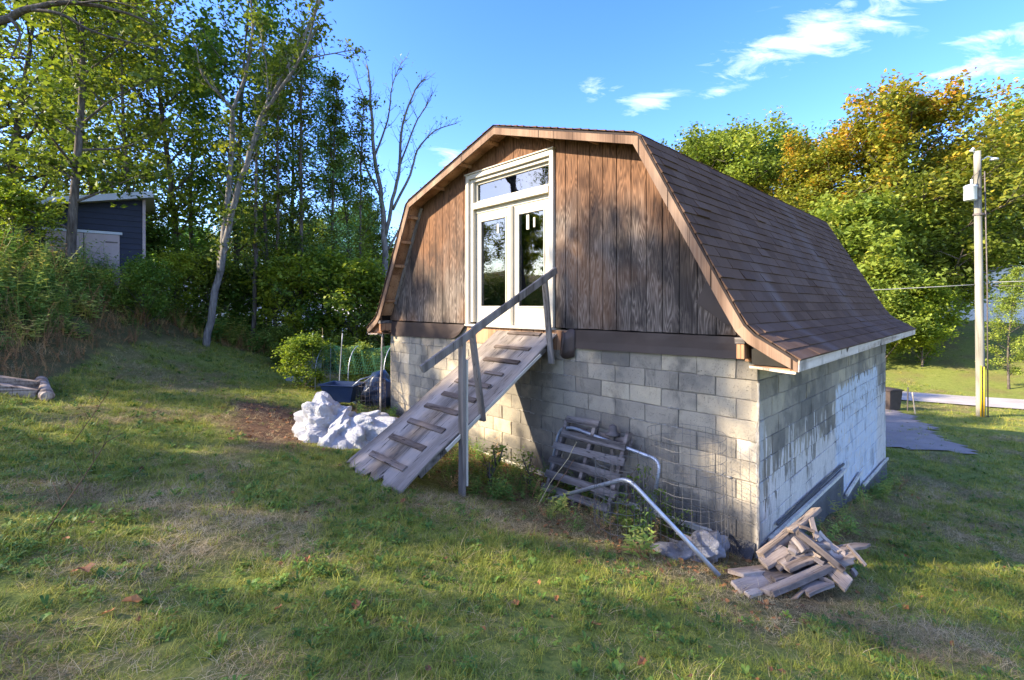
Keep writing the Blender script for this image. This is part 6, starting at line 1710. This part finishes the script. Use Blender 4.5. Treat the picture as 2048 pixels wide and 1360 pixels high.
idx_ = np.where(kind == 0, gsel, idx_); idx_ = np.where(kind == 1, np.array(i_d)[(pick * 2).astype(int).clip(0, 1)], idx_); idx_ = np.where(kind == 2, np.array(i_c)[(pick * 3).astype(int).clip(0, 2)], idx_)
scl = .82 * NR.uniform(.65, 1.25, len(X)) * (1 + np.clip((d - 3) / 11, 0, 1.3)) * (.8 + .5 * clump)
scl = np.where(kind == 2, np.minimum(scl, 1.15), scl)
scatter("grass", "short uneven lawn grass with clover and dry patches", np.stack([X, Y, gz(X, Y) - .004], -1), idx_, scl, .18)
# dead grass and leaf litter
X, Y = samples(1.0, [(-6, 7, 1, 6, 5), (-8, 9, 6, 12, 5), (-14, 14, 12, 22, 1.5)]); mh, mr, mdv, mb, mdt, mdry, mp = masks(X, Y)
k1 = ~(mh | mr) & (np.abs(X) < 1.25 * Y + 1.5)
X1, Y1 = X[k1], Y[k1]
X2, Y2 = samples(1.0, [(-5.5, 4.5, 3, 10.5, 330)]); q = masks(X2, Y2); k2 = ~q[0] & (NR.random(len(X2)) < np.maximum(q[5] * .9, q[4] * .35)); X2, Y2 = X2[k2], Y2[k2]
P = np.concatenate([np.stack([X1, Y1, gz(X1, Y1) + .012], -1), np.stack([X2, Y2, gz(X2, Y2) + .003], -1)])
n1, n2 = len(X1), len(X2)
ii = np.concatenate([np.array(i_l)[NR.integers(0, 3, n1)], np.where(NR.random(n2) < .38, np.array(i_l)[NR.integers(0, 3, n2)], np.array(i_d)[NR.integers(0, 2, n2)])])
scatter("leaf_litter", "brown fallen leaves and dead grass lying on the lawn and along the wall", P, ii, NR.uniform(.5, 1.2, n1 + n2), .35)
# bank weeds
c_, s_ = cos(radians(37)), sin(radians(37))
X, Y = samples(1.0, [(-14, -5.6, 5.5, 16.8, 42), (-13, -6, 13, 21, 9), (-8, 2, 13.5, 22, 11), (-30, -13, 12, 30, 3.5)]); q = masks(X, Y)
sx_ = (X - SX) * c_ + (Y - SY) * s_ ; sy_ = -(X - SX) * s_ + (Y - SY) * c_; inshed = (np.abs(sx_) < SWD / 2 + .15) & (sy_ > -.1) & (sy_ < SD + .2)
k = q[3] & ~q[0] & ~inshed & (X < 1.3 * Y); X, Y = X[k], Y[k]
BE = BANK[:7] + [(-5.4, 13.6), (-3.2, 13.6)]
de = dist_seg(X, Y, BE)
bedd = np.hypot(X + 7.6, Y - 7.4)
brown = np.clip(1.2 - de / 1.0, 0, 1) * .75 + np.clip(1.3 - bedd / 1.6, 0, 1) + .38 * (fbm(X, Y, .9, 44) > .42)
u = NR.random(len(X)); w = NR.random(len(X))
ii = np.where(u < brown, np.array(i_b)[(w * 3).astype(int).clip(0, 2)], np.array(i_w)[(w * 4).astype(int).clip(0, 3)])
sc = NR.uniform(.6, 1.25, len(X)) * np.clip(.5 + de * .6, .5, 1.15) * np.where(bedd < 1.5, .75, 1.0)
fr = Y < 11.5
scatter("bank_weeds", "tall mixed weeds and dead grass covering the left bank below the shed", np.stack([X, Y, gz(X, Y) - .02], -1), ii, sc, .14)
X, Y = samples(1.0, [(-14, 1, 14.2, 24, 5.5), (10, 36, 26.5, 42, .5)]); q = masks(X, Y); k = (q[3] | (Y > 26)) & ~q[0] & (X < 1.3 * Y); X, Y = X[k], Y[k]
k = ~((Y > 26) & (X > .86 * Y)); X, Y = X[k], Y[k]
scatter("undergrowth", "leafy undergrowth filling the foot of the woodland", np.stack([X, Y, gz(X, Y) - .03], -1), np.full(len(X), i_u[0]), NR.uniform(.7, 1.5, len(X)), .15)
# weeds sprouting round the wall foot, ramp and wire rolls
XY = []
for (t0, t1, o0, o1, n) in ((2.3, 4.2, .05, 1.7, 150), (.5, 2.6, .1, 1.2, 90), (4.4, 7.0, .1, 1.0, 70), (-.35, -.08, -7, -.8, 50)):
    for _ in range(n): XY.append(loc2w(R.uniform(t0, t1), R.uniform(o0, o1)))
XY = np.array(XY); ii = np.array([i_w[1], i_w[3], i_b[1], i_w[0], i_b[2]])[NR.integers(0, 5, len(XY))]
scatter("wall_foot_weeds", "thin weeds and dead stems sprouting along the foot of the barn wall", np.stack([XY[:, 0], XY[:, 1], gz(XY[:, 0], XY[:, 1]) - .01], -1), ii, NR.uniform(.2, .58, len(XY)), .25)
# a few single large fallen leaves in the foreground
LV = [(-2.32, 2.56, .05, "large orange curled leaf lying in the left foreground grass"), (-1.89, 2.34, .04, "narrow orange leaf lower right of the large curled one"),
      (-1.28, 2.95, .028, "small rust leaf in the middle left foreground"), (.65, 2.35, .03, "orange upright leaf near the bottom edge right of centre"), (.28, 2.95, .025, "small dull orange leaf in the centre foreground"), (-1.02, 4.42, .04, "orange leaf at the foot of the ramp")]
for x, y, s, lab in LV:
    rr = random.Random(int(x * 100)); m = MB(); n = 11; vs = [(0, 0, 0)]
    for kx in range(n): a = 2 * pi * kx / n; r = s * (1.15 if kx % 2 == 0 else .8) * rr.uniform(.75, 1.15); vs.append((r * cos(a), r * sin(a) * .7, abs(sin(a)) * s * .5))
    m.add(vs, [(0, 1 + kx, 1 + (kx + 1) % n) for kx in range(n)], .9); o = m.build("fallen_leaf", M_litter_o if False else M_litter, None); o.location = (x, y, g1(x, y) + .04); o.rotation_euler = (rr.uniform(-.3, .3), rr.uniform(-.3, .3), rr.uniform(0, 6)); mark(o, lab, "leaf")
# bare brambles at the left edge
for i, (a, b_, lab) in enumerate((((-2.95, 2.95), (-2.72, 3.3), "thin dark bramble arching up at the left picture edge"), ((-4.6, 4.9), (-4.35, 4.9), "bare reddish twig beside the timber edging"))):
    a3 = Vector((a[0], a[1], g1(*a))); p1 = a3 + Vector((.15, .3, .5)); p2 = Vector((b_[0], b_[1], g1(*b_) + .62)); m = MB()
    m.tube([Vector((0, 0, -.02)), (p1 - a3) * .5 + Vector((0, .05, .03)), p1 - a3, p2 - a3], [.004, .0035, .003, .002], 5)
    for kx in range(5): q0 = (p1 - a3) * (.3 + .16 * kx); m.tube([q0, q0 + Vector((R.uniform(-.15, .15), R.uniform(-.1, .1), R.uniform(.05, .18)))], [.002, .001], 4)
    o = m.build("bramble", M_twig, None, True); o.location = a3; mark(o, lab, "bramble")
